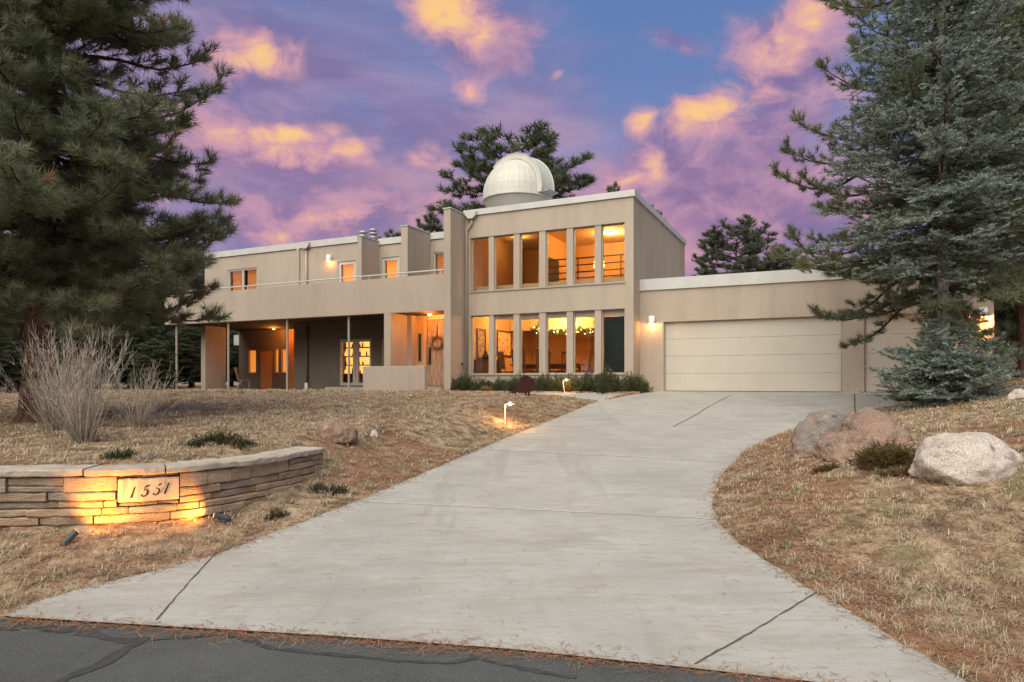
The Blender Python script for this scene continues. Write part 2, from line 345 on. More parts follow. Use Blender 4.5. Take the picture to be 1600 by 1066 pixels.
mat('plaque', (.48, .40, .29), .85, .15, cols=[(.44, .37, .27), (.51, .43, .32)], scale=5, bump=.2, bscale=40)
mat('engraving', (.03, .02, .012), .9, .1)

# ------------------------------------------------------------------ terrain
HA = math.atan2(1047, 2210); HC, HS = math.cos(HA), math.sin(HA); HO = (3.58, 19.74); SLAB = 1.38    # house frame: u along the front, v into the depth
def hw(u, v): return (HO[0] + u * HC + v * HS, HO[1] - u * HS + v * HC)
def to_uv(x, y): dx, dy = x - HO[0], y - HO[1]; return dx * HC - dy * HS, dx * HS + dy * HC
def ss(x, a, b): t = np.clip((x - a) / (b - a), 0, 1); return t * t * (3 - 2 * t)
EDGE = np.array([(-60, 11.5), (-20, 7.3), (-8, 5.45), (-3.6, 4.73), (-2.45, 4.55), (-1.2, 4.36), (0, 4.14), (1.04, 3.88), (1.6, 3.73), (2.6, 3.45), (6, 2.5), (20, -2), (60, -15)])
def street_w(x, y): return (y - np.interp(x, EDGE[:, 0], EDGE[:, 1])) * .975
def z_drive(x, y):
    w = (x + 3.6) * .175 + (y - 4.76) * .985
    p = .0836 * np.maximum(w, -.2); u, v = to_uv(x, y)
    return p + (1.372 - p) * ss(v, -4.5, .5)
def unproj_drive(px, py):
    lo, hi = 2.0, 40.0
    f = lambda Y: CZ - (py - HY) / FPX * Y - float(z_drive(np.float64((px - CX) / FPX * Y), np.float64(Y)))
    for _ in range(50):
        mid = (lo + hi) / 2
        if f(mid) > 0: lo = mid
        else: hi = mid
    return ((px - CX) / FPX * lo, lo)
left_px = [(60, 938), (150, 912), (250, 889), (335, 866), (430, 830), (520, 797), (600, 765), (700, 722), (800, 680), (870, 653)]
right_px = [(1400, 995), (1280, 925), (1215, 885), (1160, 850), (1128, 820), (1115, 790), (1118, 765), (1135, 735), (1165, 705), (1205, 684), (1265, 664), (1340, 646), (1425, 629)]
DRIVE = [(-3.62, 4.735)] + [unproj_drive(*p) for p in left_px] + [hw(-.15, -3.1), hw(.35, -1.7), hw(.60, -.4), hw(.66, .74), hw(.68, .9), hw(8.42, .9)] + [unproj_drive(*p) for p in reversed(right_px)] + [(2.56, 3.47), (1.6, 3.73), (1.04, 3.88), (0, 4.14), (-1.2, 4.36), (-2.45, 4.55)]
# clean the far right: the drive reaches the second garage door
DRIVE = np.array(DRIVE)
PATH = np.array([hw(*q) for q in ((-6.1, -.9), (-5.6, -1.12), (-3.5, -1.2), (-1.5, -1.2), (.30, -1.25), (-.05, -3.0), (-.9, -2.95), (-2.2, -2.55), (-3.8, -2.15), (-5.2, -1.9), (-6.1, -1.75))])
def seg_dist(P, poly, closed=True):
    D = np.full(len(P), 1e9); n = len(poly)
    for i in range(n if closed else n - 1):
        a, b = poly[i], poly[(i + 1) % n]; ab = b - a; t = np.clip(((P - a) @ ab) / max(ab @ ab, 1e-9), 0, 1)
        D = np.minimum(D, np.hypot(P[:, 0] - a[0] - t * ab[0], P[:, 1] - a[1] - t * ab[1]))
    return D
def inside(P, poly):
    c = np.zeros(len(P), bool); n = len(poly); x, y = P[:, 0], P[:, 1]
    for i in range(n):
        x1, y1 = poly[i]; x2, y2 = poly[(i + 1) % n]
        if y1 == y2: continue
        c ^= ((y1 > y) != (y2 > y)) & (x < (x2 - x1) * (y - y1) / (y2 - y1) + x1)
    return c
WALLP = np.array([(-16, 6.9), (-9, 6.3), (-6.5, 6.17), (-4.74, 6.2), (-4.0, 6.27), (-3.38, 6.44), (-3.02, 6.75), (-2.75, 7.2), (-2.53, 7.8), (-2.37, 8.4)])
WALLX = np.vstack([WALLP, [(-2.1, 9.6), (-1.9, 11.5)]])
_n = np.gradient(WALLX, axis=0); _n /= np.hypot(_n[:, 0], _n[:, 1])[:, None]
WALLB = WALLX + np.stack([-_n[:, 1], _n[:, 0]], 1) * .20
FRONT = np.vstack([WALLB, [(6, 11.5), (6, -30), (-60, -30), (-60, 11.5)]])
def vnoise(x, y, s, seed=0):
    f = np.zeros_like(x, dtype=float)
    for k, (a, b, c, d) in enumerate(((1.0, .37, .0, 1.3), (-.62, 1.1, 2.1, .4), (.81, -.93, 4.2, 2.2), (1.7, .6, 1.1, 5.0), (-1.3, 1.9, 3.3, 1.9))):
        f += np.sin((a * x + b * y) * s + c + seed) * np.cos((b * x - a * y) * s * .83 + d + seed * 1.7)
    return f / 5
def base_h(x, y):
    """ground before drive, path and street are pressed into it"""
    P = np.stack([x, y], 1); w = street_w(x, y); wl = (x + 3.6) * .175 + (y - 4.76) * .985
    zl = np.minimum(.80 + (y - 6.3) * .041, 1.34) ; zl = np.where(y < 6.3, .80, zl)
    zf = np.minimum(.2 * np.maximum(np.minimum(wl, w * 1.05), 0), zl)
    left = np.where(inside(P, FRONT), zf, zl)
    ind = inside(P, DRIVE); dd = seg_dist(P, DRIVE); zd = z_drive(x, y)
    # which side of the drive
    cxl = np.interp(y, [3.5, 8, 12, 16, 20], [-.5, .3, 2.2, 4.2, 6])
    right = zd + np.minimum(.22 * dd, 1.0) * ss(w, .1, 3.0) * ss(w, -0.1, .4)
    t = np.where(x < cxl, ss(dd, 0, 1.5), 1.0)
    h = np.where(x < cxl, zd + (left - zd) * t, right)
    far = ss(np.hypot(x, y), 30, 70); h = h + (1.35 - h) * far * (y > 0)
    u, v = to_uv(x, y)
    h = np.where((v > -1.0), h + (1.33 - h) * ss(v, -1.0, -.2) * (x < cxl), h)
    h = np.where(ind, zd, h)
    b = .026 * vnoise(x, y, 3.1) + .018 * vnoise(x, y, 8.3, 2) + .012 * vnoise(x, y, 17.0, 5)
    h = h + b * ss(np.where(ind, 0, dd), .05, .6) * ss(w, .1, .8)
    return h, ind, dd, w
def ground_h(x, y):
    x = np.atleast_1d(np.asarray(x, float)); y = np.atleast_1d(np.asarray(y, float))
    h, ind, dd, w = base_h(x, y); P = np.stack([x, y], 1)
    n = .035 * vnoise(x, y, 11) + .02 * vnoise(x, y, 29, 1)
    sd = np.where(ind, -dd, dd) + n
    h = h + .022 * ss(sd, -.06, .05) - .09 * ss(-sd, .0, .12)
    pin = inside(P, PATH); pd = np.where(pin, -1, 1) * seg_dist(P, PATH) + n
    h = h + .0 - .10 * ss(-pd, .0, .12) + .02 * ss(pd, -.1, .05) * (pd < .5)
    h = np.where(w < .04, np.minimum(h, -.02 - .08 * ss(-w, -.04, .1)), h)
    u, v = to_uv(x, y)
    hin = (u > -19) & (u < 9) & (v > .05) & (v < 9)
    h = np.where(hin, np.minimum(h, 1.2), h)
    return h
def gz(x, y): return float(ground_h(x, y)[0])
def ground_at(px, py):
    """the ground point seen at a photo pixel"""
    Y = np.arange(2.5, 45, .02); X = (px - CX) / FPX * Y; Zr = CZ - (py - HY) / FPX * Y
    hit = np.nonzero(Zr <= ground_h(X, Y))[0]; i = hit[0] if len(hit) else len(Y) - 1
    return float(X[i]), float(Y[i]), float(ground_h(X[i], Y[i])[0])

def build_ground():
    th = np.concatenate([np.linspace(-180, -58, 40)[:-1], np.linspace(-58, 58, 330), np.linspace(58, 180, 40)[1:]])
    r = np.concatenate([[.02, .8, 1.6], np.geomspace(2.4, 26, 330), np.geomspace(27, 900, 40)])
    T, Rr = np.meshgrid(R(1) * th, r, indexing='ij'); X = (Rr * np.sin(T)).ravel(); Y = (Rr * np.cos(T)).ravel()
    H = ground_h(X, Y); n, k = len(th), len(r)
    idx = np.arange(n * k).reshape(n, k); F = np.stack([idx[:-1, :-1], idx[:-1, 1:], idx[1:, 1:], idx[1:, :-1]], -1).reshape(-1, 4)[:, ::-1]
    o = link('ground', npmesh('ground', np.stack([X, Y, H], 1), F, True), M['soil']); tag(o, 'dry tan lawn ground sloping up from the street to the house', 'ground', kind='structure')
def sheet(name, poly, zf, step, m_, label, cat):
    P = [Vector(p) for p in poly]; n = len(P)
    mn, mx = np.min(poly, 0), np.max(poly, 0); gx, gy = np.meshgrid(np.arange(mn[0], mx[0], step), np.arange(mn[1], mx[1], step)); g = np.stack([gx.ravel(), gy.ravel()], 1)
    pa = np.asarray(poly); g = g[inside(g, pa) & (seg_dist(g, pa) > step * .4)]
    vs_, es, fs, *_ = delaunay_2d_cdt(P + [Vector(q) for q in g], [(i, (i + 1) % n) for i in range(n)], [], 1, 1e-5)
    V = np.array([(v.x, v.y, 0) for v in vs_]); V[:, 2] = zf(V[:, 0], V[:, 1])
    o = link(name, npmesh(name, V, np.array([list(f) for f in fs]), True), m_); return tag(o, label, cat, kind='structure')
def mat_soil():
    mt = mat('soil', (.3, .22, .14), .95, .05, cols=[(.10, .068, .046), (.22, .155, .10), (.36, .27, .175), (.44, .345, .235)], scale=5.5, detail=10, bump=1.0, bscale=22, fine=.3, fscale=75)
    N, L = mt.node_tree.nodes, mt.node_tree.links; p = N['Principled BSDF']; src = p.inputs['Base Color'].links[0].from_socket
    tc = N.new('ShaderNodeTexCoord')
    for sc, lo, hi, cc, f in ((.7, .47, .62, (.23, .115, .065), .7), (1.9, .56, .68, (.17, .17, .085), .5), (2.6, .55, .66, (.105, .075, .055), .75)):
        n = N.new('ShaderNodeTexNoise'); L.new(tc.outputs['Object'], n.inputs['Vector']); n.inputs['Scale'].default_value = sc; n.inputs['Detail'].default_value = 6
        mr = N.new('ShaderNodeMapRange'); mr.interpolation_type = 'SMOOTHSTEP'; L.new(n.outputs['Fac'], mr.inputs[0]); mr.inputs[1].default_value = lo; mr.inputs[2].default_value = hi; mr.inputs[4].default_value = f
        mx = N.new('ShaderNodeMix'); mx.data_type = 'RGBA'; L.new(mr.outputs[0], mx.inputs[0]); L.new(src, mx.inputs[6]); mx.inputs[7].default_value = (*cc, 1); src = mx.outputs[2]
    L.new(src, p.inputs['Base Color'])
mat_soil()
def mat_slab(name, cols, stains, bump, bs, fine, fs):
    mt = mat(name, cols[0], .85, .22, cols=cols, scale=.9, detail=9, bump=bump, bscale=bs, fine=fine, fscale=fs)
    N, L = mt.node_tree.nodes, mt.node_tree.links; p = N['Principled BSDF']; src = p.inputs['Base Color'].links[0].from_socket
    tc = N.new('ShaderNodeTexCoord')
    for sc, st, lo, hi, cc, f in stains:
        mp = N.new('ShaderNodeMapping'); L.new(tc.outputs['Object'], mp.inputs[0]); mp.inputs[3].default_value = st; mp.inputs[2].default_value = (0, 0, R(12))
        n = N.new('ShaderNodeTexNoise'); L.new(mp.outputs[0], n.inputs['Vector']); n.inputs['Scale'].default_value = sc; n.inputs['Detail'].default_value = 9; n.inputs['Roughness'].default_value = .65
        mr = N.new('ShaderNodeMapRange'); mr.interpolation_type = 'SMOOTHSTEP'; L.new(n.outputs['Fac'], mr.inputs[0]); mr.inputs[1].default_value = lo; mr.inputs[2].default_value = hi; mr.inputs[4].default_value = f
        mx = N.new('ShaderNodeMix'); mx.data_type = 'RGBA'; L.new(mr.outputs[0], mx.inputs[0]); L.new(src, mx.inputs[6]); mx.inputs[7].default_value = (*cc, 1); src = mx.outputs[2]
    L.new(src, p.inputs['Base Color']); return mt
mat_slab('concrete', [(.325, .313, .278), (.372, .36, .323), (.41, .397, .36)], ((1.0, (1, 3.2, 1), .48, .66, (.30, .265, .22), .55), (2.3, (1, 2.5, 1), .52, .72, (.46, .45, .41), .5), (.55, (1, 1, 1), .50, .64, (.29, .283, .255), .5), (3.2, (1, 6, 1), .48, .68, (.29, .26, .22), .5), (12, (1, 1.6, 1), .50, .72, (.28, .265, .235), .4), (.8, (3.0, .35, 1), .54, .68, (.27, .255, .225), .5), (26, (1, 1, 1), .66, .72, (.22, .19, .16), .5), (7, (1, 3, 1), .62, .72, (.33, .29, .25), .45)), .25, 45, .07, 150)
mat_slab('asphalt', [(.070, .075, .070), (.090, .095, .090), (.108, .112, .106)], ((1.2, (1, 1, 1), .5, .66, (.055, .057, .056), .6), (130, (1, 1, 1), .54, .66, (.22, .215, .20), .75), (90, (1, 1, 1), .56, .68, (.03, .032, .032), .6), (18, (1, 1, 1), .66, .74, (.14, .12, .10), .4)), .7, 130, .25, 220)
mat('tar', (.04, .042, .042), .75, .25, cols=[(.032, .034, .034), (.072, .074, .072)], scale=14)
build_ground()
drive = sheet('driveway', DRIVE, lambda x, y: z_drive(x, y), .35, M['concrete'], 'pale concrete driveway flaring out to the street', 'driveway')
path_o = sheet('path', PATH, lambda x, y: base_h(x, y)[0] - .004, .3, M['concrete'], 'concrete front path between shrub bed and lawn', 'path')
road_poly = [(-60, 11.46), (-20, 7.26)] + [(x, y - .02) for x, y in EDGE[2:-2]] + [(20, -2.02), (60, -15.02), (60, -40), (-60, -40)]
sheet('street', road_poly, lambda x, y: -.012 + 0 * x, 3.0, M['asphalt'], 'dark patched asphalt street', 'road')
def ribbon(name, pts, wid, zf, dz, m_, parent, jit=.0, seed=1):
    rr = random.Random(seed); P = []
    for (a, b) in zip(pts[:-1], pts[1:]):
        n = max(2, int(math.dist(a, b) / .06))
        for i in range(n): P.append((a[0] + (b[0] - a[0]) * i / n, a[1] + (b[1] - a[1]) * i / n))
    P.append(pts[-1]); V = []
    for i, p in enumerate(P):
        q0, q1 = P[max(i - 1, 0)], P[min(i + 1, len(P) - 1)]; d = Vector((q1[0] - q0[0], q1[1] - q0[1])).normalized(); nrm = Vector((-d.y, d.x))
        ww = wid * (1 + rr.uniform(-.5, .6) * (jit > 0)); jx = nrm * rr.uniform(-jit, jit)
        for s in (-.5, .5):
            x, y = p[0] + jx.x + nrm.x * ww * s, p[1] + jx.y + nrm.y * ww * s
            V.append((x, y, float(np.asarray(zf(np.float64(x), np.float64(y)))) + dz))
    F = [(2 * i, 2 * i + 1, 2 * i + 3, 2 * i + 2) for i in range(len(P) - 1)]
    return link(name, npmesh(name, V, F), m_, parent)
mat('joint', (.10, .08, .065), .95, .05, cols=[(.06, .048, .04), (.17, .14, .11)], scale=30)
mat('joint_pale', (.45, .43, .39), .95, .05, cols=[(.33, .31, .28), (.52, .50, .47)], scale=5)
for pts, wd, mm in (([(335, 867), (300, 905), (243, 970)], .011, 'joint'), ([(1279, 924), (1180, 985), (1085, 1038)], .012, 'joint'), ([(548, 783), (800, 795), (1116, 811)], .028, 'joint_pale'),
                    ([(762, 703), (960, 712), (1140, 722)], .04, 'joint_pale'), ([(1052, 667), (1100, 640), (1143, 618)], .022, 'joint'), ([(1335, 616), (1336, 644)], .022, 'joint')):
    ribbon('expansion_joint', [unproj_drive(*p) for p in pts], wd, z_drive, .004, M[mm], drive, .004, len(pts[0]))
def on_road(px, py): Y = (CZ + .012) * FPX / (py - HY); return ((px - CX) / FPX * Y, Y)
road = bpy.data.objects['street']
for i, (pts, wd) in enumerate((([(-40, 984), (60, 981), (120, 986), (165, 997), (205, 1003)], .07), ([(85, 1070), (125, 1052), (165, 1036), (195, 1014), (222, 1000), (240, 998)], .075), ([(235, 1000), (290, 996), (345, 993), (385, 999), (420, 1012), (480, 1021), (560, 1026), (640, 1035), (700, 1037), (750, 1029), (800, 1042), (900, 1060)], .035))):
    ribbon('tar_seam', [on_road(*p) for p in pts], wd, lambda x, y: -.012 + 0 * x, .004, M['tar'], road, .012, 40 + i)

# ------------------------------------------------------------------ the house
house = empty('house', (HO[0], HO[1], 0), -HA)
tag(house, 'two storey tan stucco house with tall lit windows and flat white edged roof', 'house')
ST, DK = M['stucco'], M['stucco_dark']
def hbox(name, b, m_, parent=house, bevel=0): return MB().box(*b).build(name, m_, parent, bevel=bevel)
cols_u = [(-5.48, -4.81), (-4.63, -3.92), (-3.71, -3.03), (-2.81, -2.11), (-1.90, -1.20), (-1.0, -.27)]
UP, LO = (4.62, 6.39), (1.90, 3.83)
# main block: front wall with two bands of openings, side and back walls
MB().wall(-5.67, 0, 1.0, 7.12, 0, .24, [(-5.48, -.27, *UP), (-5.48, -.27, *LO)]).build('wall', ST, house)
MB().wall(-7.74, -.24, 1.0, 7.12, 0, .24).build('wall', ST, house).rotation_euler = (0, 0, R(90))
for o in house.children[-1:]:
    o.rotation_euler = (0, 0, R(-90)); o.location = (-.24, 0, 0)
hbox('wall', (-5.9, -.24, 7.5, 7.74, 1.0, 7.12), ST)
hbox('wall', (-5.92, -5.68, .25, 7.5, 4.2, 7.12), ST)
for band, (z0, z1) in (('u', UP), ('l', LO)):
    for a, b in zip(cols_u[:-1], cols_u[1:]): hbox('pier', (a[1], b[0], .02, .20, z0, z1), ST)
def window(u0, u1, z0, z1, v, fw=.035, depth=.07, pane='glass', fm='frame', mullions=(), sill=False, name='window', parent=house):
    f = MB(); f.wall(u0, u1, z0, z1, v, v + depth, [(u0 + fw, u1 - fw, z0 + fw, z1 - fw)])
    for mu in mullions: f.box(mu - fw * .6, mu + fw * .6, v + .004, v + depth - .004, z0 + fw, z1 - fw)
    w = f.build(name, M[fm], parent)
    xs = [u0 + fw] + list(mullions) + [u1 - fw]
    for a, b in zip(xs[:-1], xs[1:]): MB().box(a, b, v + depth * .45, v + depth * .45 + .008, z0 + fw, z1 - fw).build('pane', M[pane], w)
    if sill: MB().box(u0 - .05, u1 + .05, v - .05, v + depth * .3, z0 - .05, z0 - .002).build('sill', M['fascia'], w)
    return w
for (z0, z1) in (UP, LO):
    for i, (a, b) in enumerate(cols_u): window(a, b, z0, z1, .10)
hbox('window_sill', (-5.50, -.25, -.03, .12, UP[0] - .035, UP[0] - .002), M['frame']); hbox('window_sill', (-5.50, -.25, -.03, .12, LO[0] - .035, LO[0] - .002), M['frame'])
def fascia(u0, u1, v0, v1, z0, z1, t=.05):
    """closed white metal roof edge round a rectangle, open in the middle, roof deck inside"""
    m_ = MB(); n = 0
    m_.box(u0 - t, u1 + t, v0 - t, v0 + .2, z0, z1); m_.box(u0 - t, u1 + t, v1 - .2, v1 + t, z0, z1)
    m_.box(u0 - t, u0 + .2, v0 + .2, v1 - .2, z0, z1); m_.box(u1 - .2, u1 + t, v0 + .2, v1 - .2, z0, z1)
    m_.build('fascia', M['fascia'], house)
    hbox('roof', (u0 + .2, u1 - .2, v0 + .2, v1 - .2, z0 - .02, z0 + .06), M['gravel_roof'])
fascia(-5.67, 0, 0, 7.74, 7.121, 7.31)
# wing wall beside the tall windows, from ground to roof
hbox('wing_wall', (-5.92, -5.67, -.96, .24, 1.0, 7.17), ST); hbox('wing_cap', (-5.94, -5.65, -.985, .0, 7.17, 7.205), M['fascia'])
# upper left storey, set back behind the balcony
AV, BV = .75, 1.81
MB().wall(-18.75, -10.5, 4.0, 6.86, AV, AV + .22, [(-17.39, -15.74, 5.0, 6.30), (-11.62, -10.77, 4.16, 6.20)]).build('wall', ST, house)
MB().wall(-10.5, -5.92, 4.0, 6.93, BV, BV + .22, [(-10.38, -9.55, 4.16, 6.43), (-8.04, -7.1, 5.05, 6.44)]).build('wall', ST, house)
hbox('wall', (-10.72, -10.5, AV + .22, BV, 4.0, 6.86), ST); hbox('wall', (-18.75, -18.53, AV + .22, 8.0, 4.0, 6.86), ST); hbox('wall', (-18.53, -5.92, 7.78, 8.0, 4.0, 6.86), ST)
m_ = MB(); m_.box(-18.80, -10.66, AV - .05, AV + .25, 6.861, 7.10); m_.box(-18.80, -18.5, AV + .25, 8.05, 6.861, 7.10); m_.build('fascia', M['fascia'], house)
hbox('fascia', (-10.50, -5.93, BV - .05, BV + .25, 6.931, 7.17), M['fascia'])
hbox('roof', (-18.5, -5.93, BV + .25, 7.8, 6.90, 7.0), M['gravel_roof']); hbox('roof', (-18.5, -10.72, AV + .25, BV + .25, 6.88, 6.96), M['gravel_roof'])
hbox('wing_wall', (-10.66, -10.48, AV - .03, BV + .1, 4.0, 7.06), ST); hbox('wing_cap', (-10.68, -10.46, AV - .05, BV, 7.06, 7.09), M['fascia'])
hbox('wing_wall', (-8.425, -8.155, .30, BV, 4.0, 7.13), ST); hbox('wing_cap', (-8.445, -8.135, .28, BV, 7.13, 7.165), M['fascia'])
hbox('pilaster', (-13.62, -13.48, AV - .06, AV, 5.0, 6.86), ST)
# balcony with stucco parapet and pipe rail
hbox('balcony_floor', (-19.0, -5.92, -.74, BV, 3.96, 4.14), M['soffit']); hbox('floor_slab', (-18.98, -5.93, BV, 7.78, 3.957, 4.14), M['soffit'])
m_ = MB().wall(-19.0, -5.92, 3.95, 5.12, -.96, -.74); m_.build('parapet', ST, house)
hbox('parapet', (-19.0, -18.78, -.74, AV - .01, 3.955, 5.118), ST)
m_ = MB(); m_.tube([(-18.9, -.85, 5.26), (-5.92, -.85, 5.26)], .024, 8)
for k in range(10): m_.tube([(-18.8 + k * 1.41, -.85, 5.10), (-18.8 + k * 1.41, -.85, 5.25)], .018, 6)
m_.build('handrail', M['fascia'], house)
# windows and doors of the upper left storey
w = window(-17.39, -15.74, 5.0, 6.30, AV + .03, .06, .08, fm='fascia', mullions=(-16.57,))
hbox('blind', (-17.33, -16.66, AV + .20, AV + .215, 5.05, 6.26), M['blind_glow_dim']); hbox('blind', (-16.48, -15.80, AV + .20, AV + .215, 5.05, 6.26), M['blind_glow_dim'])  # room light is put into the blinds' emission
window(-11.62, -10.77, 4.16, 6.20, AV + .03, .12, .08, fm='fascia', name='balcony_door')
hbox('blind', (-11.54, -10.85, AV + .20, AV + .215, 4.2, 6.12), M['blind_glow'])
window(-10.38, -9.55, 4.16, 6.43, BV + .03, .12, .08, fm='fascia', name='balcony_door')
hbox('blind', (-10.28, -9.65, BV + .20, BV + .215, 4.2, 6.36), M['blind_glow'])
window(-8.04, -7.1, 5.05, 6.44, BV + .03, .05, .08, fm='fascia', sill=True)
hbox('blind', (-8.0, -7.14, BV + .20, BV + .215, 5.09, 6.40), M['blind_glow_dim'])
# ground floor under the balcony
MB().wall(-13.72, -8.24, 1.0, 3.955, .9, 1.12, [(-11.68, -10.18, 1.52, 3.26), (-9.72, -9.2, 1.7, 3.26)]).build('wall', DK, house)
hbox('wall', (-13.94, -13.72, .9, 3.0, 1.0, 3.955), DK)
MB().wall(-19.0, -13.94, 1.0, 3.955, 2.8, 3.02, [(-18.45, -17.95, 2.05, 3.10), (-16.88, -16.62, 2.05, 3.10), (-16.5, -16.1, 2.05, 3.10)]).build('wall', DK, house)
hbox('end_wall', (-18.07, -17.82, 0, 1.03, 1.0, 3.955), ST)
for u0, u1 in ((-18.45, -17.95), (-16.88, -16.62), (-16.5, -16.1)):
    window(u0, u1, 2.05, 3.10, 2.83, .04, .08); hbox('glow_curtain', (u0 + .0, u1 - .0, 2.93, 2.945, 2.06, 3.09), M['blind_glow'])  # added glowing sheets that turn the panes orange
window(-11.68, -10.18, 1.52, 3.26, .93, .10, .08, mullions=(-11.0, -10.86), name='glass_door')
window(-9.72, -9.2, 1.7, 3.26, .93, .04, .08)
hbox('patio_floor', (-19.0, -8.25, -1.0, 2.8, 1.1, 1.32), M['concrete']); hbox('step', (-11.9, -10.0, .35, .9, 1.32, 1.46), M['concrete'])
hbox('patio_door', (-17.62, -16.95, 2.74, 2.79, 1.33, 3.0), M['wood_and_lit_wall']); hbox('lit_wall_panel', (-15.98, -15.2, 2.76, 2.795, 1.33, 3.95), M['wood_and_lit_wall'])  # panel holds the orange lamplight on the stucco wall in its colour
for u in (-18.5, -15.62, -12.65, -9.84): MB().tube([(u, -.8, 1.28), (u, -.8, 3.96)], .042, 10).build('post', M['frame'], house)
hbox('wall', (-13.2, -9.9, 5.2, 5.4, 1.0, 3.95), M['interior']); 
# entry recess
hbox('column', (-8.24, -7.98, -.96, .9, 1.0, 3.955), ST)
MB().wall(-7.98, -5.92, 1.0, 3.955, 0.30, .5, [(-7.86, -6.0, 1.4, 3.80)]).build('wall', ST, house)
hbox('wall', (-7.98, -7.80, .02, .30, 1.0, 3.955), ST)
hbox('entry_floor', (-7.98, -5.92, -1.3, .5, 1.1, 1.40), M['concrete']); hbox('step', (-7.42, -5.93, -.1, .3, 1.40, 1.50), M['door_wood'])
hbox('door_frame', (-7.50, -7.38, .26, .36, 1.5, 3.80), M['interior']); hbox('door_frame', (-7.86, -7.80, .26, .36, 1.4, 3.80), M['interior'])
hbox('side_panel', (-7.80, -7.50, .32, .38, 1.4, 3.80), M['interior']); window(-7.73, -7.57, 2.35, 3.35, .29, .02, .04, pane='glass_dark')
door = MB().box(-7.38, -6.30, .40, .44, 1.5, 3.80).build('entry_door', M['door_wood'], house)
for k in range(6): MB().box(-7.375 + k * .178, -7.375 + k * .178 + .172, .375, .399, 1.52, 3.78).build('plank', M['door_wood'], door)
MB().tube([(-7.28, .33, 2.35), (-7.28, .31, 2.55), (-7.28, .33, 2.75)], .018, 8).box(-7.32, -7.24, .355, .374, 2.25, 2.85).build('handle', M['black_metal'], door)
hbox('low_wall', (-8.62, -6.23, -1.6, -1.4, .9, 2.16), ST, bevel=.015)
# downspouts
def downspout(u, v, ztop, zbot, head=True, m_='stucco', gooseneck=0):
    b = MB(); 
    if gooseneck: b.tube([(u + gooseneck, v - .05, ztop - .12), (u + gooseneck, v - .05, ztop - .28), (u, v - .05, ztop - .5), (u, v - .05, zbot)], .045, 8)
    else: b.tube([(u, v - .05, ztop - .1), (u, v - .05, zbot)], .045, 8)
    o = b.build('downspout', M[m_], house, True)
    if head:
        x = u + gooseneck; MB().prism([(x - .20, ztop + .1), (x - .20, ztop - .02), (x - .08, ztop - .14), (x + .08, ztop - .14), (x + .20, ztop - .02), (x + .20, ztop + .1)], v - .16, v - .052).build('conductor_head', M['fascia'], o)
downspout(-5.58, 0, 7.14, 1.5, gooseneck=.18); downspout(-13.12, AV, 6.95, 4.2); downspout(-13.22, .9, 3.95, 1.5, False, 'stucco_dark')
MB().tube([(-13.22, .82, 1.33), (-13.22, .82, 1.62)], .07, 10).build('drain_pipe', M['white_metal'], house)
# roof flues
for u, v, h in ((-11.55, 2.2, 7.62), (-11.05, 2.2, 7.66)):
    b = MB().tube([(u, v, 6.9), (u, v, h - .16)], .13, 12); b.lathe([(.19, h - .20), (.19, h - .14), (.02, h - .10)], (u, v, 0), 14); b.lathe([(.21, h - .06), (.20, h), (.02, h + .04)], (u, v, 0), 14); b.lathe([(.18, h - .34), (.18, h - .29)], (u, v, 0), 14)
    b.tube([(u, v, h - .16), (u, v, h)], .10, 10); b.build('flue', M['steel'], house, True)
MB().tube([(-12.8, 2.0, 6.9), (-12.8, 2.0, 7.35)], .03, 8).lathe([(.07, 7.30), (.06, 7.36)], (-12.8, 2.0, 0), 10).build('vent_pipe', M['steel'], house)
# garage wing
GV = .74
MB().wall(.002, 8.9, 1.0, 4.42, GV, GV + .24, [(.72, 5.54, 1.05, 3.45), (6.05, 8.40, 1.05, 3.43)]).build('wall', ST, house)
hbox('wall', (8.66, 8.9, GV + .24, 7.6, 1.0, 4.42), ST); hbox('wall', (.002, 8.66, 7.36, 7.6, 1.0, 4.42), ST)
m_ = MB(); m_.box(.003, 8.95, GV - .05, GV + .3, 4.421, 4.76); m_.box(8.6, 8.95, GV + .3, 7.65, 4.421, 4.76); m_.build('fascia', M['fascia'], house); hbox('roof', (.003, 8.6, GV + .3, 7.4, 4.40, 4.50), M['gravel_roof'])
for u0, u1, zt in ((.72, 5.54, 3.45), (6.05, 8.40, 3.43)):
    g = MB().box(u0, u1, GV + .16, GV + .20, 1.30, zt).build('garage_door', M['garage'], house)
    for k in range(4):
        h = (zt - 1.385) / 4; MB().box(u0 + .035, u1 - .035, GV + .12, GV + .159, 1.385 + k * h, 1.385 + (k + 1) * h - .004).build('panel', M['garage'], g, bevel=.006)
    MB().box(u0, u0 + .032, GV + .09, GV + .158, 1.37, zt).box(u1 - .032, u1, GV + .09, GV + .158, 1.37, zt).box(u0 + .032, u1 - .032, GV + .09, GV + .158, zt - .03, zt).build('trim', M['frame'], g)
    MB().box(u0, u1, GV + .10, GV + .158, 1.36, 1.384).build('seal', M['black_metal'], g)
hbox('garage_floor', (.3, 8.6, GV + .2, 7.3, 1.1, 1.36), M['concrete'])
# glimpse through the breezeway: pale terrace pillar and beam behind
MB().box(-20.9, -20.35, 4.6, 5.0, 1.0, 3.45).build('terrace_pillar', ST, house); MB().box(-21.2, -19.8, 4.5, 5.1, 3.45, 3.95).build('terrace_beam', M['fascia'], house)
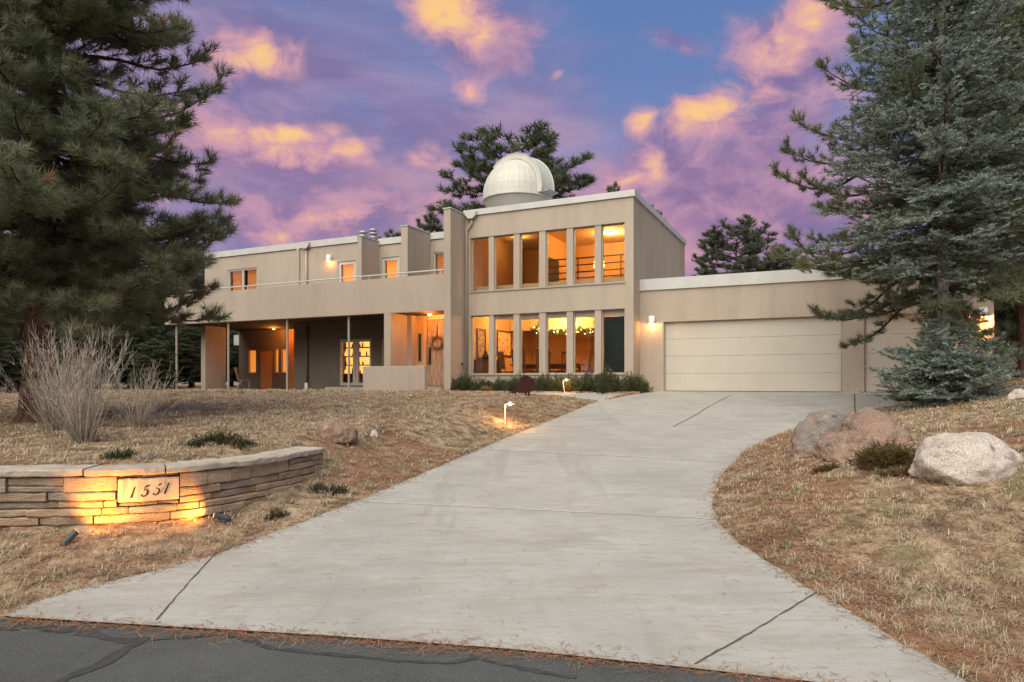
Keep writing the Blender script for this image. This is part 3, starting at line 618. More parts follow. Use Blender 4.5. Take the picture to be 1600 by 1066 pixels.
# ---- rooms behind the glass
IN = M['interior']
hbox('room_floor', (-5.66, -.25, .25, 7.49, 1.2, 1.5), M['carpet']); hbox('room_ceiling', (-5.66, -.25, .25, 7.49, 4.02, 4.22), M['ceiling'])
hbox('room_ceiling', (-5.66, -.25, .25, 7.49, 6.80, 6.9), M['ceiling'])
hbox('room_wall', (-5.66, -.25, 5.4, 5.5, 1.42, 4.02), IN); hbox('room_wall', (-5.66, -5.60, .25, 5.4, 1.42, 4.02), IN); hbox('room_wall', (-.32, -.25, .25, 5.4, 1.42, 4.02), IN)
hbox('room_wall', (-5.66, -.25, 4.6, 4.7, 4.22, 6.80), IN); hbox('room_wall', (-5.66, -5.60, .25, 4.6, 4.22, 6.80), IN); hbox('room_wall', (-.32, -.25, .25, 4.6, 4.22, 6.80), IN)
hbox('soffit_beam', (-5.6, -1.8, 3.2, 3.5, 3.55, 3.95), M['ceiling']); hbox('room_wall', (-1.7, -1.6, 1.9, 5.4, 1.42, 4.02), IN)
hbox('room_wall', (-3.75, -3.63, 1.6, 4.6, 4.22, 6.80), IN)
hbox('doorway_frame', (-3.25, -2.4, 5.36, 5.398, 1.43, 3.5), M['ceiling']); hbox('doorway_opening', (-3.15, -2.5, 5.34, 5.359, 1.43, 3.4), M['carpet'])
hbox('interior_window', (-3.62, -3.60, 2.2, 3.2, 4.8, 6.0), M['screen'])
b = MB()
for z in (4.95, 5.14, 5.36, 5.58): b.tube([(-3.2, .75, z), (-.35, .75, z)], .022, 8)
for u in (-3.15, -2.0, -.6): b.tube([(u, .75, 4.22), (u, .75, 5.58)], .02, 8)
b.build('loft_railing', M['black_metal'], house); hbox('loft_kerb', (-5.6, -.33, .6, .72, 4.22, 4.86), M['ceiling'])
hbox('window_screen', (-.97, -.30, .22, .24, 1.92, 3.62), M['screen']); hbox('roller_blind', (-.97, -.30, .205, .235, 3.63, 3.82), M['white_cloth'])
for i in (1, 2, 3, 4): hbox('roller_blind', (cols_u[i][0] + .02, cols_u[i][1] - .02, .21, .24, 3.70 - .015 * i, 3.82), M['white_cloth'])
hbox('room_wall', (-13.7, -9.1, 1.13, 1.14, 3.3, 3.9), IN); hbox('room_floor', (-13.2, -8.3, 1.12, 5.2, 1.2, 1.5), M['carpet']); hbox('room_ceiling', (-13.2, -8.3, 1.12, 5.2, 3.6, 3.9), M['ceiling']); hbox('room_wall', (-13.3, -13.2, 1.12, 5.2, 1.5, 3.6), IN); hbox('room_wall', (-8.3, -8.2, 1.12, 5.2, 1.5, 3.6), IN)
def lamp(name, kind, uvz, power, color, size=.1, parent=None, **k):
    d = bpy.data.lights.new(name, kind); d.energy = power; d.color = color
    if kind in ('POINT', 'SPOT'): d.shadow_soft_size = size
    for a, b_ in k.items(): setattr(d, a, b_)
    o = bpy.data.objects.new(name, d); COL.objects.link(o); o.location = uvz; o.parent = parent or house; return o
WARM = (1.0, .50, .13)
def ceiling_lamp(u, v, z, label, power, cat='ceiling lamp', r=.14, color=WARM):
    x, y = hw(u, v); e = empty('ceiling_lamp', (x, y, z), -HA); tag(e, label, cat)
    MB().lathe([(r, 0), (r, -.03), (r * .8, -.035)], sides=16).build('housing', M['white_metal'], e); MB().lathe([(r * .75, -.036), (r * .6, -.06), (.01, -.075)], sides=16).build('diffuser', M['lamp_glow'], e, True)
    lamp('lamp_light', 'POINT', (0, 0, -.16), power, color, .08, e)
ceiling_lamp(-3.2, 2.6, 4.02, 'ceiling lamp over the dining table', 66)
ceiling_lamp(-4.8, 1.6, 4.02, 'ceiling lamp beside the framed pictures', 18)
ceiling_lamp(-.9, 3.4, 4.02, 'ceiling lamp in the lit side passage', 22)
ceiling_lamp(-1.6, 2.9, 6.80, 'bright ceiling lamp in the loft behind the railing', 58)
ceiling_lamp(-4.7, 2.2, 6.80, 'dim ceiling lamp in the upper stair hall', 6)
ceiling_lamp(-10.9, 3.2, 3.60, 'ceiling lamp inside the glazed patio door', 60)
ceiling_lamp(-6.9, -.25, 3.955, 'downlight in the entry recess above the door', 17, r=.09, color=(1, .36, .07))
ceiling_lamp(-16.2, 2.1, 3.955, 'downlight under the balcony by the small windows', 20, r=.06, color=(1, .30, .05))
# ------------------------------------------------------------------ observatory dome
def build_dome():
    x, y = hw(-5.17 + .0, 3.0); e = empty('observatory_dome', (x, y, 7.2), -HA); tag(e, 'white ribbed observatory dome standing on the flat roof', 'dome')
    RD = 1.25; rim = 1.10; eq = 1.33
    MB().lathe([(1.15, -.3), (1.15, rim - .1), (1.20, rim - .09), (1.20, rim - .02)], sides=48).build('drum', M['dome'], e, True)
    MB().lathe([(RD + .01, rim - .03), (RD + .045, rim - .03), (RD + .045, rim + .03), (RD + .01, rim + .03)], sides=64).build('rim', M['dome'], e)
    n = 20; b = MB(); seg = 11; w0 = 2 * math.pi / n
    for i in range(-1, seg):
        t = (math.pi / 2) * max(i, 0) / (seg - 1) * .985; zb = eq if i >= 0 else rim
        for a, rr in ((-.5, .009), (-.475, .008), (-.46, .0), (0, .0), (.46, .0), (.475, .008), (.5, .009)):
            ww = w0 * a; r_ = RD + rr; b.v.append((r_ * math.cos(t) * math.cos(ww), r_ * math.cos(t) * math.sin(ww), zb + r_ * math.sin(t)))
    for i in range(seg):
        for k in range(6): b.f.append((i * 7 + k, i * 7 + k + 1, (i + 1) * 7 + k + 1, (i + 1) * 7 + k))
    me = b.mesh('panel', False)
    for k in range(n):
        o = link('panel', me, M['dome'], e); o.rotation_euler = (0, 0, k * w0)
    # shutter: raised curved box running from the rim over the top
    b = MB(); hwid = .36; ro, ri = RD + .17, RD - .02; ns = 26; t0, t1 = R(-8), R(90 + 38)
    for i in range(ns + 1):
        t = t0 + (t1 - t0) * i / ns
        for s, r_ in ((-1, ri), (-1, ro), (1, ro), (1, ri)):
            rr = math.sqrt(max(r_ * r_ - (hwid * .6) ** 2, .01)); b.v.append((rr * math.cos(t), s * hwid, eq + rr * math.sin(t)))
    for i in range(ns):
        for k in range(4): k2 = (k + 1) % 4; b.f.append((i * 4 + k, i * 4 + k2, i * 4 + 4 + k2, i * 4 + 4 + k))
    b.f.append((0, 1, 2, 3)); b.f.append(tuple(ns * 4 + k for k in (3, 2, 1, 0)))
    sh = b.build('shutter', M['dome'], e, bevel=.012); az = R(-90 + 50) + HA; sh.rotation_euler = (0, 0, az)
    for s in (-1, 1):
        tr = MB().tube([((RD + .165) * math.cos(t), s * (hwid - .0), eq + (RD + .165) * math.sin(t)) for t in np.linspace(t0, t1, 20)], .018, 6).build('edge_rail', M['dome'], sh, True)
    ht = MB().box(RD + .02, RD + .40, -.30, .30, rim + .04, rim + .09).build('drop_flap', M['steel'], sh)
build_dome()
# ------------------------------------------------------------------ wall lamps
def wall_lamp(u, v, z, label, power, w=.09):
    x, y = hw(u, v); e = empty('wall_lamp', (x, y, z), -HA); tag(e, label, 'wall lamp', 'outdoor wall lamps')
    MB().box(-.05, .05, -.04, -.001, -.06, .06).build('bracket', M['white_metal'], e)
    b = MB(); n = 20; b.lathe([(w, -.11), (w, .13), (w - .012, .13), (w - .012, -.11)], (0, -.04 - w, 0), n); b.f = b.f[:3 * n]; b.lathe([(w - .013, .118), (.0, .119)], (0, -.04 - w, 0), n); b.build('shade', M['white_metal'], e, True)
    MB().lathe([(.005, -.10), (.04, -.07), (.04, -.02), (.005, .0)], (0, -.04 - w, 0), 12).build('bulb', M['lamp_glow'], e, True)
    lamp('bulb_light', 'POINT', (0, -.04 - w, -.13), power, (1, .47, .13), .03, e)
wall_lamp(.39, GV, 3.50, 'white cylinder wall lamp beside the wide garage door', 4.5)
wall_lamp(8.66, GV, 3.36, 'white cylinder wall lamp at the far garage corner behind the spruce', 22)
wall_lamp(-11.95, AV, 6.34, 'white cylinder wall lamp on the upper wall above the balcony', 2.2)
# security camera
x, y = hw(-5.665, -.25); e = empty('security_camera', (x, y, 2.27), -HA); tag(e, 'small dark security camera on the wing wall', 'camera')
MB().box(.0, .03, -.03, .03, -.03, .03).build('mount', M['white_metal'], e); MB().tube([(.03, 0, 0), (.07, -.1, -.03)], .03, 10).build('body', M['black_metal'], e)
# door wreath
x, y = hw(-6.97, .36); e = empty('door_wreath', (x, y, 3.0), -HA); tag(e, 'dried twig wreath hanging on the wooden front door', 'wreath')
b = MB(); rr = random.Random(4)
for k in range(150):
    a = rr.uniform(0, 6.283); q = .20 + rr.gauss(0, .025); p = Vector((q * math.cos(a), rr.uniform(-.05, .0), q * math.sin(a))); t = Vector((-math.sin(a), 0, math.cos(a))) * rr.choice((-1, 1)) + Vector((rr.gauss(0, .5), rr.gauss(0, .3) - .1, rr.gauss(0, .5)))
    b.tube([p, p + t.normalized() * rr.uniform(.06, .16)], [.007, .002], 4, False)
b.tube([(.2 * math.cos(t), -.02, .2 * math.sin(t)) for t in np.linspace(0, 6.283, 24)], .022, 6, False); b.build('twigs', M['wreath'], e); MB().box(-.012, .012, -.012, .0, .2, .62).build('hanger', M['black_metal'], e)
# ------------------------------------------------------------------ furniture behind the glass
def dining():
    x, y = hw(-3.35, 1.5); t = empty('dining_table', (x, y, 1.5), -HA); tag(t, 'long dark wooden dining table behind the lower windows', 'table'); W = M['wood_brown']
    MB().box(-1.15, 1.15, -.5, .5, .70, .75).build('tabletop', W, t, bevel=.008); MB().box(-1.0, 1.0, -.4, .4, .60, .699).build('apron', W, t)
    for sx in (-1.0, 1.0):
        for sy in (-.38, .38): MB().tube([(sx, sy, 0), (sx, sy, .70)], [.03, .045], 8).build('leg', W, t)
    lab = ['ladder back dining chair at the window side of the table', 'ladder back dining chair at the window side of the table', 'ladder back dining chair at the far side of the table', 'ladder back dining chair at the far side of the table', 'dining chair at the table end by the framed pictures', 'dining chair at the table end by the side passage']
    def chair():
        c = empty('dining_chair'); MB().box(-.23, .23, -.22, .22, .42, .46).build('seat', W, c)
        for sx in (-.2, .2):
            MB().tube([(sx, -.2, 0), (sx, -.2, .42)], .02, 6).build('leg', W, c); MB().tube([(sx, .2, 0), (sx, .21, .45), (sx, .29, 1.08)], .021, 6).build('leg', W, c)
        for k in range(5): MB().tube([(-.14 + k * .07, .22, .55), (-.14 + k * .07, .285, 1.03)], .017, 5).build('slat', W, c)
        for z, yy in ((.55, .22), (1.05, .285)): MB().box(-.19, .19, yy - .015, yy + .015, z - .03, z + .03).build('rail', W, c)
        return c
    c0 = chair(); first = True
    for i, (u, v, rz) in enumerate(((-3.95, .80, 180), (-3.1, .78, 180), (-3.9, 2.25, 0), (-3.0, 2.25, 0), (-4.75, 1.4, 90), (-2.05, 1.2, -75))):
        c = c0 if i == 0 else copy_tree(c0); x, y = hw(u, v); c.location = (x, y, 1.5); c.scale = (1.12, 1.12, 1.12); c.rotation_euler = (0, 0, -HA + R(rz)); tag(c, lab[i], 'chair', 'dining chairs')
    def picture(u, v, z, w_, h_, side, m2, label):
        x, y = hw(u, v); p = empty('framed_picture', (x, y, z), -HA + (R(90) if side else 0)); tag(p, label, 'picture')
        MB().wall(-w_ / 2, w_ / 2, -h_ / 2, h_ / 2, -.04, -.002, [(-w_ / 2 + .06, w_ / 2 - .06, -h_ / 2 + .06, h_ / 2 - .06)]).build('frame', M['wood_brown'], p); MB().box(-w_ / 2 + .06, w_ / 2 - .06, -.02, -.01, -h_ / 2 + .06, h_ / 2 - .06).build('canvas', M[m2], p)
    picture(-5.595, .95, 2.95, .62, 1.05, True, 'canvas', 'tall framed picture with gilt abstract pattern at the end wall')
    picture(-5.595, 2.75, 3.05, 1.2, .95, True, 'canvas_two', 'wide dark framed picture with orange abstract pattern')
    picture(-1.705, 3.1, 2.75, .9, .8, True, 'canvas', 'dark framed picture on the passage wall')
    x, y = hw(-5.35, 1.0); s = empty('sideboard', (x, y, 1.5), -HA); tag(s, 'brown sideboard under the tall framed picture', 'sideboard')
    MB().box(-.24, .24, -.55, .55, .1, .86).build('body', W, s); MB().box(-.26, .26, -.58, .58, .86, .90).build('top', W, s)
    for sy in (-.5, .45): MB().box(-.22, .22, sy, sy + .06, 0, .1).build('leg', W, s)
    x, y = hw(-5.35, .85); MB().lathe([(.10, 0), (.14, .06), (.12, .16), (.06, .2), (.05, .26), (.08, .28)], (x, y, 2.401), 14).build('vase', M['black_metal'], None, True); tag(bpy.data.objects['vase'], 'dark squat vase on the sideboard', 'vase')
    x, y = hw(-2.6, 1.5); k = empty('candlestick', (x, y, 2.251), 0); tag(k, 'slim candlestick standing on the dining table', 'candlestick'); MB().lathe([(.05, 0), (.012, .03), (.012, .2), (.025, .22)], sides=10).build('stem', M['steel'], k); MB().lathe([(.012, .22), (.012, .42), (.002, .43)], sides=8).build('candle', M['white_cloth'], k)
    x, y = hw(-1.25, 2.2); k = empty('table_lamp', (x, y, 1.5), 0); tag(k, 'lit lamp on a small stand in the side passage', 'lamp'); MB().box(-.25, .25, -.2, .2, .68, .72).tube([(0, 0, 0), (0, 0, .68)], .05, 8).build('stand', W, k); MB().lathe([(.07, .72), (.03, .78), (.02, 1.0)], sides=10).build('base', M['black_metal'], k); MB().lathe([(.13, 1.0), (.09, 1.22)], sides=14).build('shade', M['lamp_glow'], k, True)
    x, y = hw(-3.4, 2.9); k = empty('light_garland', (x, y, 3.5), -HA); tag(k, 'leafy garland with tiny lights along the ceiling beam', 'garland'); b = MB(); b2 = MB(); r2 = random.Random(3)
    for i in range(260):
        u = r2.uniform(-1.3, 1.3); p = Vector((u, r2.gauss(0, .06) + .22, .08 * math.sin(u * 4) + r2.gauss(0, .05))); q = p + Vector((r2.gauss(0, .06), r2.gauss(0, .05) - .02, r2.gauss(0, .06))); b.tube([p, (p + q) / 2, q], [.002, .018, .002], 4, False)
        if i % 5 == 0: b2.lathe([(.002, -.018), (.018, 0), (.002, .018)], tuple(q), 6)
    b.build('leaves', M['leaf_green'], k); b2.build('lights', M['white_glow'], k)
    x, y = hw(-1.9, 2.6); k = empty('pendant_lamp', (x, y, 5.7), 0); tag(k, 'glowing pendant lamp seen behind the loft railing', 'lamp'); MB().tube([(0, 0, .2), (0, 0, 1.1)], .008, 6).build('cord', M['black_metal'], k); MB().lathe([(.20, -.12), (.17, .08), (.05, .2)], sides=18).build('shade', M['lamp_glow'], k, True)
    x, y = hw(-1.2, 3.9); k = empty('loft_cabinet', (x, y, 4.22), -HA); tag(k, 'pale cabinet against the loft back wall', 'cabinet'); MB().box(-.5, .5, -.25, .25, 0, 1.1).build('body', M['ceiling'], k); MB().box(-.53, .53, -.28, .26, 1.1, 1.14).build('top', W, k)
dining()
x, y = hw(-12.25, 2.9); k = empty('added_glow_cabinet', (x, y, 1.5), -HA); tag(k, 'added glowing cabinet with bottles inside the patio door', 'cabinet')  # made-up cabinet, added for bright yellow behind the glass
MB().wall(-.9, .9, 0, 2.0, -.2, .2, [(-.86, .86, .5 + .36 * q, .82 + .36 * q) for q in range(4)]).build('case', M['wood_brown'], k); MB().box(-.86, .86, .16, .19, .5, 1.95).build('glow_panel', M['amber_glow'], k); r3 = random.Random(9)
for q in range(4):
    for j in range(9):
        u_ = -.75 + j * .185 + r3.uniform(-.04, .04); h_ = r3.uniform(.14, .27); MB().lathe([(.035, 0), (.035, h_ * .6), (.012, h_ * .75), (.012, h_)], (u_, -.02, .502 + .36 * q), 8).build('bottle', M[r3.choice(('wood_brown', 'amber_glow', 'black_metal', 'canvas'))], k, True)  # amber bottles glow like the panel, though no lamps
# patio chair in the breezeway
x, y = hw(-17.35, 1.55); pc = empty('patio_chair', (x, y, 1.32), -HA + R(130)); tag(pc, 'metal sling patio chair under the balcony', 'chair')
for s in (-.25, .25): MB().tube([(s, -.25, 0), (s, -.22, .42), (s, .2, .40), (s, .34, .95)], .014, 6).build('frame', M['steel'], pc); MB().tube([(s, .3, 0), (s, .05, .40)], .014, 6).build('leg', M['steel'], pc)
MB().box(-.24, .24, -.22, .2, .40, .415).build('seat', M['frame'], pc); o = MB().prism([(-.24, 0), (.24, 0), (.24, .56), (-.24, .56)], -.008, .008).build('backrest', M['frame'], pc); o.location = (0, .2, .41); o.rotation_euler = (R(-14), 0, 0)
# ------------------------------------------------------------------ stone wall with house number
def path_frame(poly):
    seg = np.diff(poly, axis=0); ln = np.hypot(*seg.T); cum = np.concatenate([[0], np.cumsum(ln)])
    def at(s):
        x = np.interp(s, cum, poly[:, 0]); y = np.interp(s, cum, poly[:, 1])
        x1 = np.interp(s + .12, cum, poly[:, 0]) - np.interp(s - .12, cum, poly[:, 0]); y1 = np.interp(s + .12, cum, poly[:, 1]) - np.interp(s - .12, cum, poly[:, 1])
        l = math.hypot(x1, y1) or 1; return x, y, x1 / l, y1 / l
    return at, cum[-1]
def smooth_poly(P, n=3):
    P = np.asarray(P, float)
    for _ in range(n):
        Q = [P[0]]
        for a, b in zip(P[:-1], P[1:]): Q += [a * .75 + b * .25, a * .25 + b * .75]
        Q.append(P[-1]); P = np.array(Q)
    return P
def stone_wall():
    P = smooth_poly(WALLP[1:]); at, total = path_frame(P); rr = random.Random(21)
    x, y, *_ = at(total * .6); root = empty('retaining_wall', (x, y, .3)); tag(root, 'curved dry stacked sandstone retaining wall with flagstone cap and house number', 'stone wall'); ox, oy, oz = x, y, .3
    def spos(px, py=760):                    # path length seen at a photo column
        S = np.linspace(0, total, 2500); best = min(S, key=lambda s: abs((at(s)[0] / at(s)[1]) * FPX + CX - px)); return best
    def block(name, s0, s1, d0, d1, z0, z1, m_, jag=.012, n=None, tilt=0.0):
        n = n or max(2, int((s1 - s0) / .12)); b = MB(); base = rr.uniform(-1, 1) * jag
        for i in range(n + 1):
            s = s0 + (s1 - s0) * i / n; x, y, tx, ty = at(s); nx, ny = ty, -tx           # towards the street
            e = .006 if 0 < i < n else .012
            fr = d0 + base + rr.uniform(-jag, jag) * .6; zt = z1 + rr.uniform(-.004, .004) + tilt * (i / n - .5); zb = z0 + rr.uniform(-.004, .004) + tilt * (i / n - .5)
            for d, z in ((fr - e, zb), (fr, zb + .012), (fr + rr.uniform(-.004, .008), zt - .012), (fr - e, zt), (d1, zt), (d1, zb)):
                b.v.append((x + nx * d - ox, y + ny * d - oy, z - oz))
        for i in range(n):
            for k in range(6): k2 = (k + 1) % 6; b.f.append((i * 6 + k, i * 6 + k2, i * 6 + 6 + k2, i * 6 + 6 + k))
        b.f.append(tuple(range(6))[::-1]); b.f.append(tuple(n * 6 + k for k in range(6)))
        return b.build(name, m_, root)
    sp0, sp1 = spos(185), spos(279); pz0, pz1 = .505, .735
    s_start = max(0, spos(-150)); TOP = .765; z = -.02; course = 0
    core = block('core', s_start, total - .06, -.05, -.30, -.1, TOP - .02, M['engraving'], 0, 60)
    while z < TOP - .02:
        h = rr.choice((.07, .085, .11, .135, .155)); h = min(h, TOP - z)
        if TOP - (z + h) < .045: h = TOP - z
        s = s_start + rr.uniform(-.2, 0)
        while s < total - .05:
            ln = rr.uniform(.18, .70) * (1.0 if h > .06 else 1.15); e = min(s + ln, total - .02)
            if total - e < .15: e = total - .02
            for (a, b_) in ([(s, e)]):
                zz0, zz1 = z, z + h
                xg, yg, tx, ty = at((a + b_) / 2); g = gz(xg + ty * .15, yg - tx * .15)
                if zz1 < g - .03: continue
                pieces = [(a, b_)]
                if zz1 > pz0 + .005 and zz0 < pz1 - .005:
                    pieces = [q for q in ((a, min(b_, sp0 - .006)), (max(a, sp1 + .006), b_)) if q[1] - q[0] > .03]
                if zz1 > pz0 + .005 and zz0 < pz1 - .005:
                    c0, c1 = max(a, sp0), min(b_, sp1)
                    if c1 - c0 > .03:
                        if zz1 > pz1 + .015: block('stone', c0 + .004, c1 - .004, .0, -.22, pz1 + .004, zz1 - .004, STONES[1], .012)
                        if zz0 < pz0 - .015: block('stone', c0 + .004, c1 - .004, .0, -.22, zz0 + .004, pz0 - .004, STONES[0], .012)
                for q0, q1 in pieces:
                    mt = STONES[rr.choice((0, 0, 1, 1, 2, 3))]
                    if h > .09 and rr.random() < .3:
                        k = z + h * rr.uniform(.4, .6); block('stone', q0 + .005, q1 - .005, .0, -.22, zz0 + .004, k - .004, mt, .026); block('stone', q0 + .005, q1 - .005, .0, -.22, k + .004, zz1 - .004, STONES[rr.randrange(4)], .026)
                    else: block('stone', q0 + .005, q1 - .005, .0, -.22, zz0 + .004, zz1 - .004, mt, .026)
            s = e
        z += h; course += 1
    s = s_start - .1
    while s < total - .02:
        e = min(s + rr.uniform(.5, 1.0), total + .0)
        if total - e < .3: e = total
        dz = rr.uniform(-.010, .010); block('cap_stone', s + .007, e - .007, .055, -.36, TOP + .003 + dz, TOP + .066 + dz, M['cap_stone'], .014, max(4, int((e - s) / .08))); s = e
    # plaque and figures
    pl = block('number_plaque', sp0, sp1, .016, -.2, pz0 + .004, pz1 - .004, M['plaque'], .0, 12); pl['label'] = 'smooth stone plaque carved with 1551'
    s0 = (sp0 + sp1) / 2; x, y, tx, ty = at(s0); ang = math.atan2(ty, tx); W = sp1 - sp0
    def stroke(pts, wid, n=24):
        pts = [Vector(p) for p in pts]; out = []
        m_ = len(pts) - 1
        for i in range(n + 1):
            t = i / n * m_; k = min(int(t), m_ - 1); f = t - k; p0, p1, p2, p3 = pts[max(k - 1, 0)], pts[k], pts[k + 1], pts[min(k + 2, m_)]
            q = .5 * ((2 * p1) + (p2 - p0) * f + (2 * p0 - 5 * p1 + 4 * p2 - p3) * f * f + (3 * p1 - p0 - 3 * p2 + p3) * f ** 3)
            out.append((q, np.interp(t, range(m_ + 1), wid)))
        return out
    ONE = [([(-.05, .0), (.10, .5), (.25, 1.0)], [.16, .13, .10]), ([(.06, .80), (.16, .86), (.25, 1.0)], [.02, .04, .06]), ([(-.14, .0), (.06, .0)], [.03, .03])]
    FIVE = [([(.20, .95), (.36, .90), (.50, .97), (.60, 1.0)], [.06, .13, .10, .02]), ([(.20, .95), (.14, .75), (.08, .56)], [.04, .03, .03]), ([(.08, .56), (.26, .62), (.40, .50), (.40, .28), (.26, .08), (.04, .01), (-.10, .10), (-.07, .18)], [.03, .06, .14, .17, .12, .06, .08, .11])]
    H = .105; pitch = W / .40
    def digit(strokes, xo):
        b = MB()
        for pts, wid in strokes:
            st = stroke(pts, wid)
            n0 = len(b.v)
            for i, (q, w_) in enumerate(st):
                d = (st[min(i + 1, len(st) - 1)][0] - st[max(i - 1, 0)][0]).normalized(); nn = Vector((-d.y, d.x)) * max(w_, .02) * .5
                for sgn in (1, -1):
                    p = q + nn * sgn; X, Zz = (p.x + p.y * .06) * H * .95 + xo, p.y * H
                    for dd in (.0, -.0035): b.v.append((X, dd, Zz))
            for i in range(len(st) - 1):
                k = n0 + i * 4; b.f += [(k + 1, k + 3, k + 7, k + 5), (k, k + 1, k + 5, k + 4), (k + 2, k + 6, k + 7, k + 3)]
        o = b.build('numeral', M['engraving'], pl); return o
    zc = (pz0 + pz1) / 2 - H * .5 - .004
    for strokes, xo, dz in ((ONE, -.165, -.012), (FIVE, -.060, -.006), (FIVE, .055, .002), (ONE, .165, .008)):
        o = digit(strokes, 0.0); x, y, tx, ty = at(s0 + xo * W / .60); o.location = (x - ox + ty * .0172, y - oy - tx * .0172, zc - oz + dz); o.rotation_euler = (0, 0, math.atan2(ty, tx))
stone_wall()
# spot lamps in the grass before the wall
def bullet(px, py, aim, label, power, spread):
    x, y, z = ground_at(px, py); a = Vector(aim) - Vector((x, y, z + .07)); rz = math.atan2(a.y, a.x); el = math.atan2(a.z, math.hypot(a.x, a.y))
    e = empty('spot_lamp', (x, y, z), rz); tag(e, label, 'spot lamp', 'ground spot lamps'); e.scale = (.82, .82, .82)
    MB().tube([(-.05, 0, -.05), (-.05, 0, .05)], .012, 8).build('stake', M['black_metal'], e)
    b = MB().tube([(-.12, 0, 0), (-.10, 0, 0), (-.06, 0, 0), (.07, 0, 0), (.08, 0, 0)], [.022, .034, .037, .037, .041], 14).build('housing', M['slate_metal'], e, True); b.location = (0, 0, .07); b.rotation_euler = (0, -el, 0)
    l = MB().lathe([(.033, 0), (.001, .002)], sides=14).build('lens', M['lamp_glow'], b); l.location = (.082, 0, 0); l.rotation_euler = (0, R(90), 0)
    lo = lamp('spot_light', 'SPOT', (.09, 0, 0), power, (1.0, .36, .05), .03, b, spot_size=R(spread), spot_blend=1.0); lo.rotation_euler = (0, R(-90), 0)
bullet(345, 817, (-3.55, 6.40, .52), 'slate grey bullet spot lamp beaming along the grass to the number plaque', 17, 125)
bullet(110, 850, (-3.66, 6.36, .70), 'upright slate grey bullet spot lamp under the left of the plaque', 29, 150)
# path lights
def path_light(px, py, h, tilt, label, power, dirx=1):
    x, y, z = ground_at(px, py); e = empty('path_light', (x, y, z), 0); e.rotation_euler = (0, R(tilt), 0); tag(e, label, 'path light', 'low path lights')
    MB().tube([(0, 0, -.08), (0, 0, h)], .011, 8).build('post', M['white_metal'], e)
    r_ = .115; s = MB().lathe([(r_, 0), (r_ * .95, .012), (r_ * .45, .03), (r_ * .16, .055), (.006, .065)], (dirx * r_ * .85, 0, h - .01), 18).build('shade', M['white_metal'], e, True)
    MB().lathe([(.003, -.004), (.03, -.002), (.03, .008)], (dirx * r_ * .85, 0, h - .02), 10).build('bulb', M['white_glow'], e); lamp('path_glow', 'POINT', (dirx * r_ * .85, 0, h - .06), power, (1, .50, .14), .02, e)
path_light(789, 664, .40, 0, 'white path light on the lawn casting a pool of light beside the driveway', 7.0)
path_light(732, 609, .46, 0, 'upright white path light near the wing wall', .6, .3)
path_light(781, 609, .50, 0, 'white path light by the small orange shrub', 1.0, -.3)
path_light(882, 613, .34, -8, 'leaning white path light at the edge of the front path', 3.0)
path_light(958, 604, .36, 0, 'lit path light among the junipers before the dark screened window', 5.0, .3)
# rust brown yard ornament
x, y, z = ground_at(818, 619); e = empty('yard_ornament', (x, y, z - .02), R(8)); tag(e, 'rust brown sheet metal animal yard ornament by the path', 'ornament')
pol = [(-.36, .10), (-.30, .16), (-.22, .18), (-.18, .28), (-.10, .34), (-.10, .44), (-.04, .52), (.08, .56), (.20, .51), (.29, .46), (.30, .36), (.25, .25), (.22, .16), (.16, .11), (.02, .10), (-.12, .10), (-.2, .12), (-.26, .08)]
MB().prism(pol, -.02, .02).build('body', M['rust'], e, bevel=.006)
for lx in (-.36, -.22, .06, .14):
    MB().prism([(lx - .022, 0), (lx + .022, 0), (lx + .03, .13), (lx - .02, .13)], -.013, .013).build('leg', M['rust'], e)
# ------------------------------------------------------------------ boulders
def boulder(px, py, sx, sy, sz, seed, m_, label, rz=0, sink=.12, name='boulder', pts=16, dx=0, dy=0, tilt=0, flat=.5):
    rr = random.Random(seed); bm = bmesh.new()
    for i in range(pts):
        while True:
            p = Vector((rr.uniform(-1, 1), rr.uniform(-1, 1), rr.uniform(0, 1)))
            if .75 < p.length < 1.05: break
        bm.verts.new(p)
    for i in range(9):
        a_ = i * .698 + rr.uniform(-.2, .2); q_ = rr.uniform(.85, 1.08); bm.verts.new((q_ * math.cos(a_), q_ * math.sin(a_), rr.uniform(-.55, -.3)))
    res = bmesh.ops.convex_hull(bm, input=bm.verts)
    bmesh.ops.delete(bm, geom=[v for v in bm.verts if not v.link_faces], context='VERTS')
    bmesh.ops.triangulate(bm, faces=bm.faces)
    bmesh.ops.subdivide_edges(bm, edges=bm.edges, cuts=3, use_grid_fill=True)
    for _ in range(2): bmesh.ops.smooth_vert(bm, verts=bm.verts, factor=.5, use_axis_x=True, use_axis_y=True, use_axis_z=True)
    bmesh.ops.subdivide_edges(bm, edges=bm.edges, cuts=2, use_grid_fill=True)
    from mathutils import noise as nz
    for v in bm.verts:
        n = nz.fractal(v.co * 1.6 + Vector((seed, 0, 0)), 1.0, 2.1, 5) * .10 + (nz.ridged_multi_fractal(v.co * 2.4 + Vector((0, seed, 0)), 1.0, 2.0, 4, 1.0, 2.0) - 1) * .05 + nz.fractal(v.co * 6 + Vector((seed, 3, 0)), .8, 2.1, 4) * .022
        v.co += v.co.normalized() * n
    for v in bm.verts: v.co = Vector((v.co.x * sx, v.co.y * sy, (v.co.z if v.co.z < .45 else .45 + .5 * math.tanh((v.co.z - .45) / .5) * flat + (v.co.z - .45) * (1 - flat)) * sz))
    me = bpy.data.meshes.new(name); bm.to_mesh(me); bm.free(); me.polygons.foreach_set('use_smooth', [True] * len(me.polygons))
    x, y, z = ground_at(px, py); o = link(name, me, M[m_]); o.location = (x + dx, y + dy, z + sz * .22 - sink * .5); o.rotation_euler = (R(tilt), 0, R(rz)); return tag(o, label, 'boulder')
